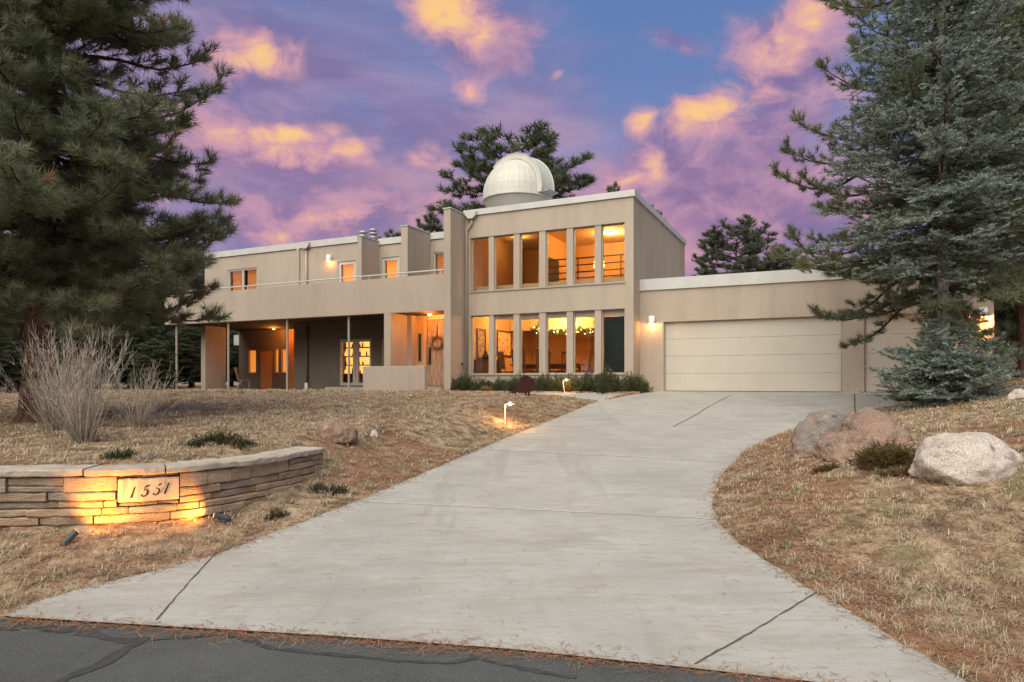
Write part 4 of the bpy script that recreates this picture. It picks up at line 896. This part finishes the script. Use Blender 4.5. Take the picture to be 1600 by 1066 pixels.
boulder(1316, 702, .50, .44, .52, 3, 'granite_grey', 'grey pink boulder with a dark lichened slope at the driveway curve', 20, .16, dx=-.10, dy=.30)
boulder(1380, 700, .50, .44, .53, 8, 'granite_pink', 'pink granite boulder leaning on the grey one', -30, .14, dx=-.0, dy=.35)
boulder(1320, 713, .40, .30, .36, 14, 'granite_pink', 'low rusty pink boulder before the leaning pair', 10, .06)
boulder(1282, 700, .12, .10, .12, 17, 'granite_grey', 'small blue grey rock wedged beside the low pink boulder', 40, .02, name='rock')
boulder(1512, 740, .53, .40, .40, 29, 'granite_white', 'broad pale cream granite boulder on the mound', -8, .02, pts=22, flat=1.0)
boulder(527, 684, .30, .26, .27, 31, 'granite_pink', 'two toned granite boulder on the lawn behind the stone wall', 15, .03)
boulder(584, 682, .07, .06, .085, 37, 'granite_white', 'little white stone beside the lawn boulder', 0, .01, name='rock')
boulder(228, 716, .10, .07, .05, 41, 'granite_grey', 'flat grey green stone near the wall cap', 0, .0, name='rock')
boulder(1592, 622, .16, .14, .16, 43, 'granite_white', 'pale rock in the grass right of the spruce', 0, .02, name='rock')
# ------------------------------------------------------------------ vegetation
def unit(a): return a / np.maximum(np.linalg.norm(a, axis=-1, keepdims=True), 1e-9)
def needles(base, dirs, n, length, width, th0, th1, back, rnd, rg, curl=0.0):
    """n thin needles round each shoot"""
    N = len(base); base = np.repeat(base, n, 0); dirs = unit(np.repeat(dirs, n, 0)); rv = rg.normal(size=(N * n, 3)); perp = unit(rv - dirs * (rv * dirs).sum(1, keepdims=True))
    th = rg.uniform(th0, th1, (N * n, 1)); nd = dirs * np.cos(th) + perp * np.sin(th)
    ln = (np.repeat(length, n) if hasattr(length, '__len__') else np.full(N * n, length)) * rg.uniform(.7, 1.1, N * n)
    bk = np.repeat(back, n) if hasattr(back, '__len__') else np.full(N * n, back)
    o = base - dirs * (rg.uniform(0, 1, N * n) * bk)[:, None]; tip = o + nd * ln[:, None]
    side = unit(np.cross(nd, rg.normal(size=(N * n, 3)))) * (width * .5)
    V = np.stack([o + side, o - side, tip], 1).reshape(-1, 3); F = np.arange(len(V)).reshape(-1, 3)
    a = np.clip(np.repeat(rnd, n) + rg.normal(0, .06, N * n), 0, 1); return V, F, np.repeat(a, 3)
def frusta(p0, p1, r0, r1, sides=5):
    p0, p1 = np.asarray(p0), np.asarray(p1); n = len(p0); d = unit(p1 - p0); ref = np.where(np.abs(d[:, 2:3]) < .9, [[0, 0, 1.0]], [[1.0, 0, 0]]); a = unit(np.cross(d, ref)); b = np.cross(d, a)
    w = np.arange(sides) * 2 * math.pi / sides; ring = a[:, None] * np.cos(w)[None, :, None] + b[:, None] * np.sin(w)[None, :, None]
    V = np.concatenate([p0[:, None] + ring * np.asarray(r0)[:, None, None], p1[:, None] + ring * np.asarray(r1)[:, None, None]], 1).reshape(-1, 3)
    k = np.arange(sides); k2 = (k + 1) % sides; f = np.stack([k, k2, sides + k2, sides + k], 1); F = (np.arange(n)[:, None, None] * 2 * sides + f[None]).reshape(-1, 4); return V, F
def trunk_mesh(H, r, seed, lean=(0, 0), sides=14, flare=1.35):
    rg = np.random.default_rng(seed); zs = np.concatenate([[-.3, 0, .15, .4], np.linspace(.8, H, 22)]); b = MB(); pts = []
    wob = rg.normal(0, .03, (len(zs), 2)).cumsum(0) * .4
    for i, z in enumerate(zs):
        rr = r * max(.03, (1 - z / H) ** .8) * (1 + (flare - 1) * math.exp(-max(z, 0) / .25)); cx, cy = wob[i] + np.array(lean) * max(z, 0) / H
        if i < 3: cx = cy = 0
        pts.append((cx, cy, z)); 
        for k in range(sides):
            w = 2 * math.pi * k / sides; q = rr * (1 + .10 * math.sin(3 * w + z * 1.3 + seed) + rg.uniform(-.05, .05)); b.v.append((cx + q * math.cos(w), cy + q * math.sin(w), z))
    for i in range(len(zs) - 1):
        for k in range(sides): k2 = (k + 1) % sides; b.f.append((i * sides + k, i * sides + k2, (i + 1) * sides + k2, (i + 1) * sides + k))
    P = np.array(pts); return b.mesh('trunk', True), lambda z: np.array([np.interp(z, P[:, 2], P[:, 0]), np.interp(z, P[:, 2], P[:, 1]), z])
def conifer(seed, H, r, profile, nbr, elev, twig_gap, twig_len, tuft, kind='pine', cone=False, droop=.12, t0=.16, skirt=0.0):
    """skeleton of limbs, twigs and shoots; profile = [(height, branch length)], elev = [(height, start angle)]"""
    rg = np.random.default_rng(seed); tm, axis = trunk_mesh(H, r, seed); pz, pl = zip(*profile); ez, ea = zip(*elev)
    S0, S1, R0, R1 = [], [], [], []; TB, TD, TR, TL = [], [], [], []
    hh = np.linspace(pz[0], H, 400); dens = np.interp(hh, pz, pl) + .15; dens = dens * np.where(hh < 1.5, 1 + skirt, 1.0); cdf = np.cumsum(dens); cdf /= cdf[-1]
    hs = np.interp(np.linspace(0.002, 1, nbr), cdf, np.linspace(pz[0], H * .99, 400)) + rg.normal(0, .05, nbr)
    for bi, h in enumerate(hs):
        L = np.interp(h, pz, pl) * rg.uniform(.66, 1.12)
        if L < .12: continue
        az = bi * 2.39996 + rg.normal(0, .35); e0 = np.interp(h, ez, ea) + rg.normal(0, .13); d = np.array([math.cos(az) * math.cos(e0), math.sin(az) * math.cos(e0), math.sin(e0)])
        n = max(4, int(L / .28)); p = axis(min(h, H)); pts = [p]; dirs = [d]; step = L / n; br = (.008 + .013 * L) if kind == 'pine' else (.006 + .006 * L)
        for i in range(n):
            t = i / n; d = unit(d + rg.normal(0, .09, 3) + np.array([0, 0, (-droop if t < .5 else droop * 1.6)])); p = p + d * step; pts.append(p); dirs.append(d)
        for i in range(n):
            S0.append(pts[i]); S1.append(pts[i + 1]); R0.append(br * (1 - i / n * .8)); R1.append(br * (1 - (i + 1) / n * .8))
        treernd = rg.uniform(-.12, .12); s = L * t0; side = 1
        while s < L:
            t = s / L; k = min(int(t * n), n - 1); f = t * n - k; q = pts[k] * (1 - f) + pts[k + 1] * f; dd = dirs[k + 1]; hor = unit(np.cross(dd, [0, 0, 1.0])); 
            side = -side; ang = rg.uniform(.55, 1.05); updir = rg.normal(.18, .22) if kind == 'pine' else rg.normal(.08, .24)
            td = unit(dd * math.cos(ang) + hor * side * math.sin(ang) + np.array([0, 0, updir])); tl = twig_len * (1 - .45 * t) * rg.uniform(.6, 1.2) * min(1, .35 + L / 2.0)
            S0.append(q); S1.append(q + td * tl); R0.append(.007); R1.append(.003)
            if kind == 'pine':
                for f2 in (.62, 1.0): TB.append(q + td * tl * f2); TD.append(td + np.array([0, 0, .45]) + rg.normal(0, .2, 3)); TR.append(treernd)
                for sg in (-1, 1):
                    a2 = rg.uniform(.5, .9); h2 = unit(np.cross(td, [0, 0, 1.0])); d2 = unit(td * math.cos(a2) + h2 * sg * math.sin(a2) + np.array([0, 0, rg.normal(.25, .2)])); l2 = tl * rg.uniform(.45, .75); q2 = q + td * tl * rg.uniform(.3, .6)
                    S0.append(q2); S1.append(q2 + d2 * l2); R0.append(.005); R1.append(.003); TB.append(q2 + d2 * l2); TD.append(d2 + np.array([0, 0, .5]) + rg.normal(0, .2, 3)); TR.append(treernd)
            else:
                ns = max(2, int(tl / .075))
                for j in range(ns):
                    q2 = q + td * tl * (j + 1) / ns; TB.append(q2); TD.append(td + rg.normal(0, .12, 3)); TR.append(treernd + .18 * (j + 1) / ns * t)
                    if j % 1 == 0:
                        h2 = unit(np.cross(td, [0, 0, 1.0])) * rg.choice((-1, 1)); d2 = unit(td * .62 + h2 * .75 + np.array([0, 0, rg.normal(.10, .15)])); l2 = rg.uniform(.07, .16); TB.append(q2 + d2 * l2); TD.append(d2); TR.append(treernd + .25 * t)
            s += twig_gap * rg.uniform(.7, 1.3)
        for f2 in (.86, 1.0): TB.append(pts[-1] * f2 + pts[-2] * (1 - f2)); TD.append(dirs[-1]); TR.append(treernd + .15)
    TB, TD, TR = np.array(TB), np.array(TD), np.array(TR); N = len(TB)
    rnd = np.clip(.42 + TR + rg.normal(0, .17, N), 0, .90)
    if cone: rnd = np.where(rg.uniform(size=N) < .035, rg.uniform(.93, 1, N), rnd)
    V, F, A = needles(TB, TD, tuft['n'], tuft['len'], tuft['w'], tuft['a'][0], tuft['a'][1], tuft['back'], rnd, rg)
    cm = npmesh('crown', V, F, False, {'rnd': A}); lv, lf = frusta(S0, S1, R0, R1, 4); lm = npmesh('limbs', lv, lf, True); return tm, lm, cm
def tree(name, meshes, loc, label, bark, leaf, group=None, rz=0.0, scale=1.0, sz=None):
    e = empty(name, loc, rz); e.scale = (scale, scale, sz or scale); tag(e, label, 'tree', group)
    link('trunk', meshes[0], M[bark], e); link('limbs', meshes[1], M['bark'], e); link('crown', meshes[2], M[leaf], e); return e
def at_depth(px, Y): x = (px - CX) / FPX * Y; return (x, Y, gz(x, Y))
TA = dict(n=46, len=.20, w=.0105, a=(.2, 1.3), back=.16)
m1 = conifer(5, 14.0, .25, [(2.1, 2.3), (2.8, 2.95), (4.5, 2.9), (8, 2.4), (11, 1.8), (14, .3)], 240, [(2.2, -.05), (4, .10), (8, .35), (14, .8)], .16, .60, TA, 'pine', True)
tree('ponderosa_pine', m1, at_depth(64, 11.0), 'big ponderosa pine with reddish trunk on the lawn behind the twig shrubs', 'bark', 'pine_needle', rz=R(40))
m2 = conifer(17, 13.0, .17, [(2.0, 2.2), (2.8, 3.0), (5, 3.0), (8, 2.4), (13, .3)], 140, [(2.0, -.12), (4, .05), (7, .35), (13, .8)], .17, .52, dict(n=36, len=.16, w=.012, a=(.2, 1.25), back=.15), 'pine')
tree('pine_tree', m2, at_depth(1458, 14.0), 'open dark green pine with bare lower boughs right behind the blue spruce', 'bark_grey', 'pine_needle', rz=R(200))
m3 = conifer(23, 11.2, .11, [(.10, .9), (.35, 1.2), (.8, 1.0), (1.2, .55), (1.4, .25), (2.2, .35), (2.7, 1.4), (3.3, 1.95), (5, 1.75), (8, 1.0), (11.2, .1)], 450, [(0, .05), (1.2, .18), (2.2, -.02), (6, .22), (11, .7)], .125, .46, dict(n=17, len=.052, w=.0145, a=(.3, 1.15), back=.10), 'spruce', droop=.05, skirt=2.8)
tree('blue_spruce', m3, at_depth(1470, 12.3), 'blue green spruce with a low skirt of boughs before the second garage door', 'bark_grey', 'spruce_needle', rz=R(15))
mb = [conifer(31, 12.0, .20, [(2.0, 1.8), (4, 3.1), (7, 3.3), (9.6, 3.1), (11.2, 2.3), (12, 1.1)], 150, [(2, -.05), (6, .2), (12, .8)], .30, .80, dict(n=26, len=.32, w=.034, a=(.2, 1.35), back=.25), 'pine', t0=.42),
      conifer(37, 11.0, .18, [(1.2, 2.0), (3, 2.7), (6, 2.3), (9, 1.5), (11, .3)], 150, [(1, -.1), (5, .15), (11, .8)], .28, .72, dict(n=26, len=.30, w=.032, a=(.2, 1.35), back=.24), 'pine', t0=.30)]
FARP = 'pine_needle_far'
def far_tree(k, px, ytop, Y, label, group=None, rz=0, wide=1.0):
    x, y, z = at_depth(px, Y); H = (CZ + (HY - ytop) / FPX * Y) - z; s = H / (12.0, 11.0)[k]
    return tree('pine_tree', mb[k], (x, y, z), label, 'bark', FARP, group, R(rz), s * wide, s)
far_tree(0, 806, 232, 36, 'large rounded pine rising behind the observatory dome', rz=30, wide=1.35)
far_tree(1, 672, 335, 44, 'small pine top showing left of the wing wall behind the roof', rz=80)
far_tree(1, 612, 362, 46, 'low pine top peeping over the roof near the flues', rz=170)
far_tree(1, 960, 290, 42, 'narrow pine tip showing over the main roof right of the dome', rz=10, wide=.7)
far_tree(1, 1020, 325, 40, 'narrow pine tip beside the right roof slope', rz=210, wide=.7)
far_tree(0, 1150, 360, 40, 'loose bare branched pine behind the garage roof', rz=120, wide=1.3)
far_tree(1, 1222, 385, 37, 'bushy pine behind the garage roof next to the loose one', rz=250, wide=1.6)
far_tree(0, 1600, -160, 17.5, 'tall dark pine at the garage end behind the far wall lamp', rz=60, wide=.72)
far_tree(0, 1690, -120, 20, 'tall dark pine deeper in the woods past the garage end', rz=160, wide=.8)
far_tree(1, 1560, 60, 27, 'pine in the woods behind the garage end', rz=220, wide=1.0)
WOODS = 'pines in the woods past the balcony end'
for i, (k, px, yt, Y, rz) in enumerate(((0, 20, 330, 27, 10), (1, 95, 380, 30, 70), (1, 150, 350, 34, 130), (0, 205, 390, 31, 200), (1, 250, 420, 38, 260), (0, 300, 400, 45, 300), (1, -60, 300, 24, 40), (0, 60, 300, 42, 140), (1, 180, 430, 27, 330), (1, 330, 430, 52, 90), (0, 120, 330, 50, 190), (1, 275, 470, 33, 20), (1, 15, 430, 21, 100), (1, 120, 460, 24, 310))):
    far_tree(k, px, yt, Y, 'dark pine in the woods past the balcony end of the house', WOODS, rz, 1.15)
YOUNG = 'young pines filling the edge of the woods'
for i, (px, yt, Y) in enumerate(((-20, 500, 19), (30, 520, 22), (70, 505, 28), (115, 515, 26), (150, 500, 30), (185, 510, 26), (225, 505, 29), (262, 500, 34), (298, 505, 31), (335, 500, 42), (362, 510, 40), (385, 505, 46), (240, 530, 24), (1585, 470, 30), (1620, 440, 26), (1565, 500, 34))):
    far_tree(1, px, yt, Y, 'short bushy young pine among the trunks of the woods', YOUNG, i * 67, 2.0)
# junipers and low shrubs
def shrub_mesh(seed, sx, sy, sz, n, nl=18, ln=.035, w=.008, spiky=.5):
    rg = np.random.default_rng(seed); th = rg.uniform(0, 2 * np.pi, n); ct = rg.uniform(.0, 1, n); r_ = rg.uniform(.35, 1, n) ** .5; st = np.sqrt(1 - ct ** 2)
    lump = 1 + .22 * np.sin(th * 3 + seed) + .16 * np.sin(th * 7 + seed * 2) + rg.normal(0, .10, n)
    P = np.stack([np.cos(th) * st * sx * r_ * lump, np.sin(th) * st * sy * r_ * lump, ct * sz * r_ * (1 + .25 * np.sin(th * 5 + seed * 3))], 1)
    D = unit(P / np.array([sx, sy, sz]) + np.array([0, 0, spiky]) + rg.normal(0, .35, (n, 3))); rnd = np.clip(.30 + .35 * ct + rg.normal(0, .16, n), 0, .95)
    V, F, A = needles(P, D, nl, ln, w, .15, .9, .11, rnd, rg); sv, sf = frusta(P * np.array([.1, .1, .0]), P, np.full(n, .006), np.full(n, .003), 3)
    keep = np.arange(0, n, 3); sv, sf = frusta((P * np.array([.15, .15, .0]))[keep], P[keep], np.full(len(keep), .007), np.full(len(keep), .003), 3)
    return npmesh('foliage', V, F, False, {'rnd': A}), npmesh('stems', sv, sf)
def shrub(name, ms, loc, label, leaf, group=None, rz=0, sc=(1, 1, 1), cat='shrub'):
    e = empty(name, loc, rz); e.scale = sc; tag(e, label, cat, group); link('foliage', ms[0], M[leaf], e); link('stems', ms[1], M['bark'], e); return e
js = [shrub_mesh(50 + i, .58, .45, .42, 800, 16, .055, .014) for i in range(3)]
for i, (u, v, s, h) in enumerate(((-5.35, -.72, .95, .95), (-4.62, -.66, .85, .72), (-3.95, -.70, .9, .75), (-3.25, -.74, 1.0, .98), (-2.55, -.76, .9, .92), (-1.85, -.74, 1.0, .92), (-1.15, -.78, 1.0, 1.08), (-.5, -.80, 1.0, 1.12), (.18, -.74, .95, .98), (-2.2, -.4, .9, .9), (-.8, -.4, .9, 1.1))):
    x, y = hw(u, v); shrub('juniper_shrub', js[i % 3], (x, y, gz(x, y) - .03), 'spreading green juniper in the bed under the tall windows', 'juniper', 'junipers under the windows', i * 1.1, (s * .95, s * .95, h * 1.25))
sm = shrub_mesh(70, .20, .18, .20, 160, 14, .035, .008); x, y = hw(-4.35, -1.08); shrub('orange_shrub', sm, (x, y, gz(x, y)), 'small dry orange brown shrub at the path edge before the junipers', 'needle_litter')
jd = [shrub_mesh(80, .34, .24, .15, 420, 16, .032, .006, .8), shrub_mesh(84, .22, .18, .13, 260, 16, .03, .006, .8)]
for px, py, k, s, lab in ((340, 694, 0, 1.15, 'dark green mat juniper on the lawn between boulder and wall cap'), (378, 696, 1, .8, 'small dark juniper tuft joined to the mat juniper'), (190, 716, 1, 1.0, 'low dark juniper just behind the wall cap above the number'), (498, 766, 1, .75, 'dark green tuft on the slope below the wall end'), (526, 768, 1, .8, 'dark green tuft nearest the driveway below the wall end'), (432, 808, 1, .72, 'small olive tuft before the wall between spot lamp and driveway')):
    x, y, z = ground_at(px, py); shrub('mat_juniper', jd[k], (x, y, z - .02), lab, 'juniper_dark', None, px, (s, s, s))
jo = shrub_mesh(91, .42, .34, .30, 900, 16, .035, .007, .6); x, y, z = ground_at(1395, 722); shrub('olive_juniper', jo, (x, y, z - .03), 'olive brown juniper growing between the pink and the pale boulder', 'juniper_olive', sc=(1.15, 1.1, .78))
jo2 = shrub_mesh(93, .40, .16, .10, 420, 16, .03, .006, .6); x, y, z = ground_at(1440, 740); shrub('olive_juniper', jo2, (x, y, z - .02), 'flat olive juniper arm creeping before the pale boulder', 'juniper_olive', rz=R(-20)); x, y, z = ground_at(1300, 732); shrub('olive_juniper', jo2, (x, y, z - .02), 'flat olive juniper arm creeping below the low pink boulder', 'juniper_olive', rz=R(20), sc=(.7, .6, .8))
# bare twig shrubs
def twig_shrub(px, py, seed, n, h, spread, label):
    x, y, z = ground_at(px, py); rg = np.random.default_rng(seed); S0, S1, R0, R1 = [], [], [], []
    for i in range(n):
        az = rg.uniform(0, 6.283); out = abs(rg.normal(0, 1)) * spread * .42; L = h * rg.uniform(.5, 1.08); b = np.array([math.cos(az), math.sin(az), 0]) * rg.uniform(0, .12) + np.array([0, 0, -.02])
        d = unit(np.array([math.cos(az) * out, math.sin(az) * out, 1.0])); p = b; k = 7
        for j in range(k):
            d = unit(d + rg.normal(0, .07, 3) + np.array([0, 0, .03])); q = p + d * L / k; r0 = .0036 * (1 - .7 * j / k); S0.append(p); S1.append(q); R0.append(r0); R1.append(r0 * .88)
            if j >= 2:
                for _ in range(2 if j < 4 else 3):
                    a = unit(d + rg.normal(0, .42, 3) + np.array([0, 0, .15])); l2 = rg.uniform(.05, .20) * h; mid = q + a * l2 * .5; e2 = mid + unit(a + rg.normal(0, .2, 3) + np.array([0, 0, .2])) * l2 * .5
                    S0 += [q, mid]; S1 += [mid, e2]; R0 += [.0022, .0018]; R1 += [.0018, .0011]
            p = q
    # dense low growth
    for i in range(int(n * 1.6)):
        az = rg.uniform(0, 6.283); b = np.array([math.cos(az), math.sin(az), 0]) * rg.uniform(0, .16); d = unit(np.array([math.cos(az) * .35, math.sin(az) * .35, 1]) + rg.normal(0, .25, 3)); S0.append(b); S1.append(b + d * h * rg.uniform(.15, .42)); R0.append(.0035); R1.append(.0015)
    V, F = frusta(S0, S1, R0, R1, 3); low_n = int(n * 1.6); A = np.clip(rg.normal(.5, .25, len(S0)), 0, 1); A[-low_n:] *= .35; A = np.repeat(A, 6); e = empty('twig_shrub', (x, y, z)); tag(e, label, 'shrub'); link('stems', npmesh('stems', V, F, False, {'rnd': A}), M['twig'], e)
twig_shrub(85, 672, 3, 62, 1.2, .95, 'bare pale twig shrub in front of the ponderosa trunk')
twig_shrub(130, 692, 4, 96, 1.28, .95, 'largest bare pale twig shrub, closest behind the stone wall')
twig_shrub(218, 668, 5, 50, .95, 1.15, 'smaller bare twig shrub with long arching stems beside the largest')
# ------------------------------------------------------------------ dry grass and needle litter
def scatter(n, r0, r1, half, seed):
    rg = np.random.default_rng(seed); r_ = np.exp(rg.uniform(math.log(r0), math.log(r1), n)); a = rg.uniform(-half, half, n); return np.stack([r_ * np.sin(a), r_ * np.cos(a)], 1), rg
def lawn_mask(P, edge=.02):
    ok = ~(inside(P, DRIVE) & (seg_dist(P, DRIVE) > edge)) & ~(inside(P, PATH) & (seg_dist(P, PATH) > edge)) & (street_w(P[:, 0], P[:, 1]) > .03)
    u, v = to_uv(P[:, 0], P[:, 1]); ok &= ~((v > -1.0) & (u > -19.2) & (u < 9)); ok &= ~((v > -1.35) & (u > -5.9) & (u < .6)); ok &= ~((u > -8.7) & (u < -6.1) & (v > -1.7))
    wd = seg_dist(P, WALLP, False); ok &= (wd > .30) | (inside(P, FRONT) & (wd > .04)); return ok
def blades(P, rg, n, hmin, hmax, lean, wk, rnd, flat=False, name='g'):
    N = len(P); z = ground_h(P[:, 0], P[:, 1]); dist = np.hypot(P[:, 0], P[:, 1]); B = np.repeat(np.column_stack([P, z]), n, 0); m_ = N * n
    B[:, :2] += rg.normal(0, 1, (m_, 2)) * np.repeat(.012 + .0022 * dist, n)[:, None]
    az = rg.uniform(0, 6.283, m_); ln = rg.uniform(hmin, hmax, m_) * np.repeat(rg.uniform(.6, 1.3, N), n); le = rg.uniform(lean[0], lean[1], m_)
    d = np.column_stack([np.cos(az) * np.sin(le), np.sin(az) * np.sin(le), np.cos(le)]); w = np.repeat(np.clip(wk * dist, .0022, .02), n)
    side = np.column_stack([-np.sin(az), np.cos(az), np.zeros(m_)]) * (w * .5)[:, None]; side = side if not flat else side
    mid = B + d * (ln * .55)[:, None]; d2 = unit(d + np.column_stack([np.cos(az) * .7, np.sin(az) * .7, -np.full(m_, .55)])); tip = mid + d2 * (ln * .45)[:, None]
    V = np.stack([B - side, B + side, mid + side * .8, mid - side * .8, tip], 1).reshape(-1, 3); k = np.arange(m_)[:, None] * 5
    F = np.concatenate([k + np.array([[0, 1, 2]]), k + np.array([[0, 2, 3]]), k + np.array([[3, 2, 4]])]); A = np.clip(np.repeat(rnd, n) + rg.normal(0, .12, m_), 0, 1); return V, F, np.repeat(A, 5)
def build_grass():
    P, rg = scatter(46000, 3.2, 34, R(52), 77); P = P[lawn_mask(P)]
    cl = vnoise(P[:, 0], P[:, 1], 2.3) + .7 * vnoise(P[:, 0], P[:, 1], 6.1, 3) + .6 * vnoise(P[:, 0], P[:, 1], 13, 5); P = P[cl + rg.uniform(-.5, .5, len(P)) > -.22]
    cl = vnoise(P[:, 0], P[:, 1], 1.4, 9) + .6 * vnoise(P[:, 0], P[:, 1], 5.1, 4); rnd = np.clip(.50 + .32 * cl + rg.normal(0, .10, len(P)), .02, .86)
    gr = vnoise(P[:, 0], P[:, 1], 1.9, 14) + .5 * vnoise(P[:, 0], P[:, 1], 6, 2); rnd = np.where((gr > .33) & (rg.uniform(size=len(P)) < .55), .97, rnd)
    V, F, A = blades(P, rg, 9, .035, .085, (.35, 1.35), .00075, rnd); o = link('dry_grass', npmesh('dry_grass', V, F, False, {'rnd': A}), M['dry_grass']); tag(o, 'matted dry tan grass covering the lawns', 'grass', kind='stuff')
    # taller tufts
    P, rg = scatter(4600, 3.4, 26, R(52), 91); P = P[lawn_mask(P, 0)]; P = P[vnoise(P[:, 0], P[:, 1], 1.7, 6) + rg.uniform(-.4, .4, len(P)) > .12]
    rnd = np.where(rg.uniform(size=len(P)) < .14, .96, rg.uniform(.45, .86, len(P))); V, F, A = blades(P, rg, 60, .05, .12, (.2, 1.4), .0006, rnd); o = link('grass_tufts', npmesh('grass_tufts', V, F, False, {'rnd': A}), M['dry_grass']); tag(o, 'taller tufts of dry bunch grass on the lawns', 'grass', kind='stuff')
    # fallen pine needles: thick along the drive edges and the street, thin elsewhere
    P, rg = scatter(280000, 3.0, 22, R(52), 55); de = seg_dist(P, DRIVE); ind = inside(P, DRIVE); w = street_w(P[:, 0], P[:, 1]); wd = seg_dist(P, WALLP, False)
    pr = np.where(ind, np.where(w < .5, .28, .8) * np.exp(-de / .06) + .003, .24 + 1.3 * np.exp(-de / .8) * (P[:, 0] > 0) + .35 * np.exp(-de / .5) * (P[:, 0] <= 0)); pr = np.where((w < .05), 1.0 * np.exp(-np.abs(w + .05) / .055), pr)
    pr = pr * (1 + .8 * vnoise(P[:, 0], P[:, 1], 2.2, 7)); u, v = to_uv(P[:, 0], P[:, 1]); pr = np.where((v > -1.0), 0, pr); pr = np.where((wd < .3) & ~inside(P, FRONT), 0, pr); pr = np.where(inside(P, PATH), 0, pr)
    P = P[rg.uniform(size=len(P)) < pr]; h, ind, de, w = base_h(P[:, 0], P[:, 1]); z = np.maximum(ground_h(P[:, 0], P[:, 1]), np.where(ind, z_drive(P[:, 0], P[:, 1]), -.012)) + .006 + rg.uniform(0, .022, len(P)) * (~ind); dist = np.hypot(P[:, 0], P[:, 1])
    n = len(P); az = rg.uniform(0, 6.283, n); ln = rg.uniform(.04, .11, n); d = np.column_stack([np.cos(az), np.sin(az), rg.normal(0, .16, n) * (~ind)]); c = np.column_stack([P, z]); wv = np.clip(.00075 * dist, .0020, .012)[:, None]
    s = np.column_stack([-np.sin(az), np.cos(az), np.zeros(n)]) * wv * .5; bow = np.column_stack([-np.sin(az), np.cos(az), np.zeros(n)]) * rg.normal(0, .010, n)[:, None]; a, b = c - d * (ln * .5)[:, None], c + d * (ln * .5)[:, None]
    V = np.stack([a - s * .6, a + s * .6, c + bow + s, c + bow - s, b], 1).reshape(-1, 3); k = np.arange(n)[:, None] * 5; F = np.concatenate([k + np.array([[0, 1, 2]]), k + np.array([[0, 2, 3]]), k + np.array([[3, 2, 4]])])
    A = np.repeat(np.clip(rg.normal(.5, .24, n), 0, 1), 5); o = link('pine_needle_litter', npmesh('pine_needle_litter', V, F, False, {'rnd': A}), M['needle_litter']); tag(o, 'fallen rust brown pine needles along the driveway and street edge', 'litter', kind='stuff')
build_grass()

# trees across the street, seen mirrored in the panes
for i, (x, y, k, sc) in enumerate(((-21, 5, 0, 1.35), (-25, -1, 1, 1.6), (-31, -7, 0, 1.4), (-23, -12, 1, 1.5), (-37, 1, 0, 1.5), (-29, 7, 1, 1.5), (-14, -19, 0, 1.3), (4, -24, 1, 1.4), (14, -22, 0, 1.2))):
    tree('pine_tree', mb[k], (x, y, gz(x, y) - .05), 'tall pine on the far side of the street, mirrored in the panes', 'bark', FARP, 'pines across the street', i * 1.3, sc)
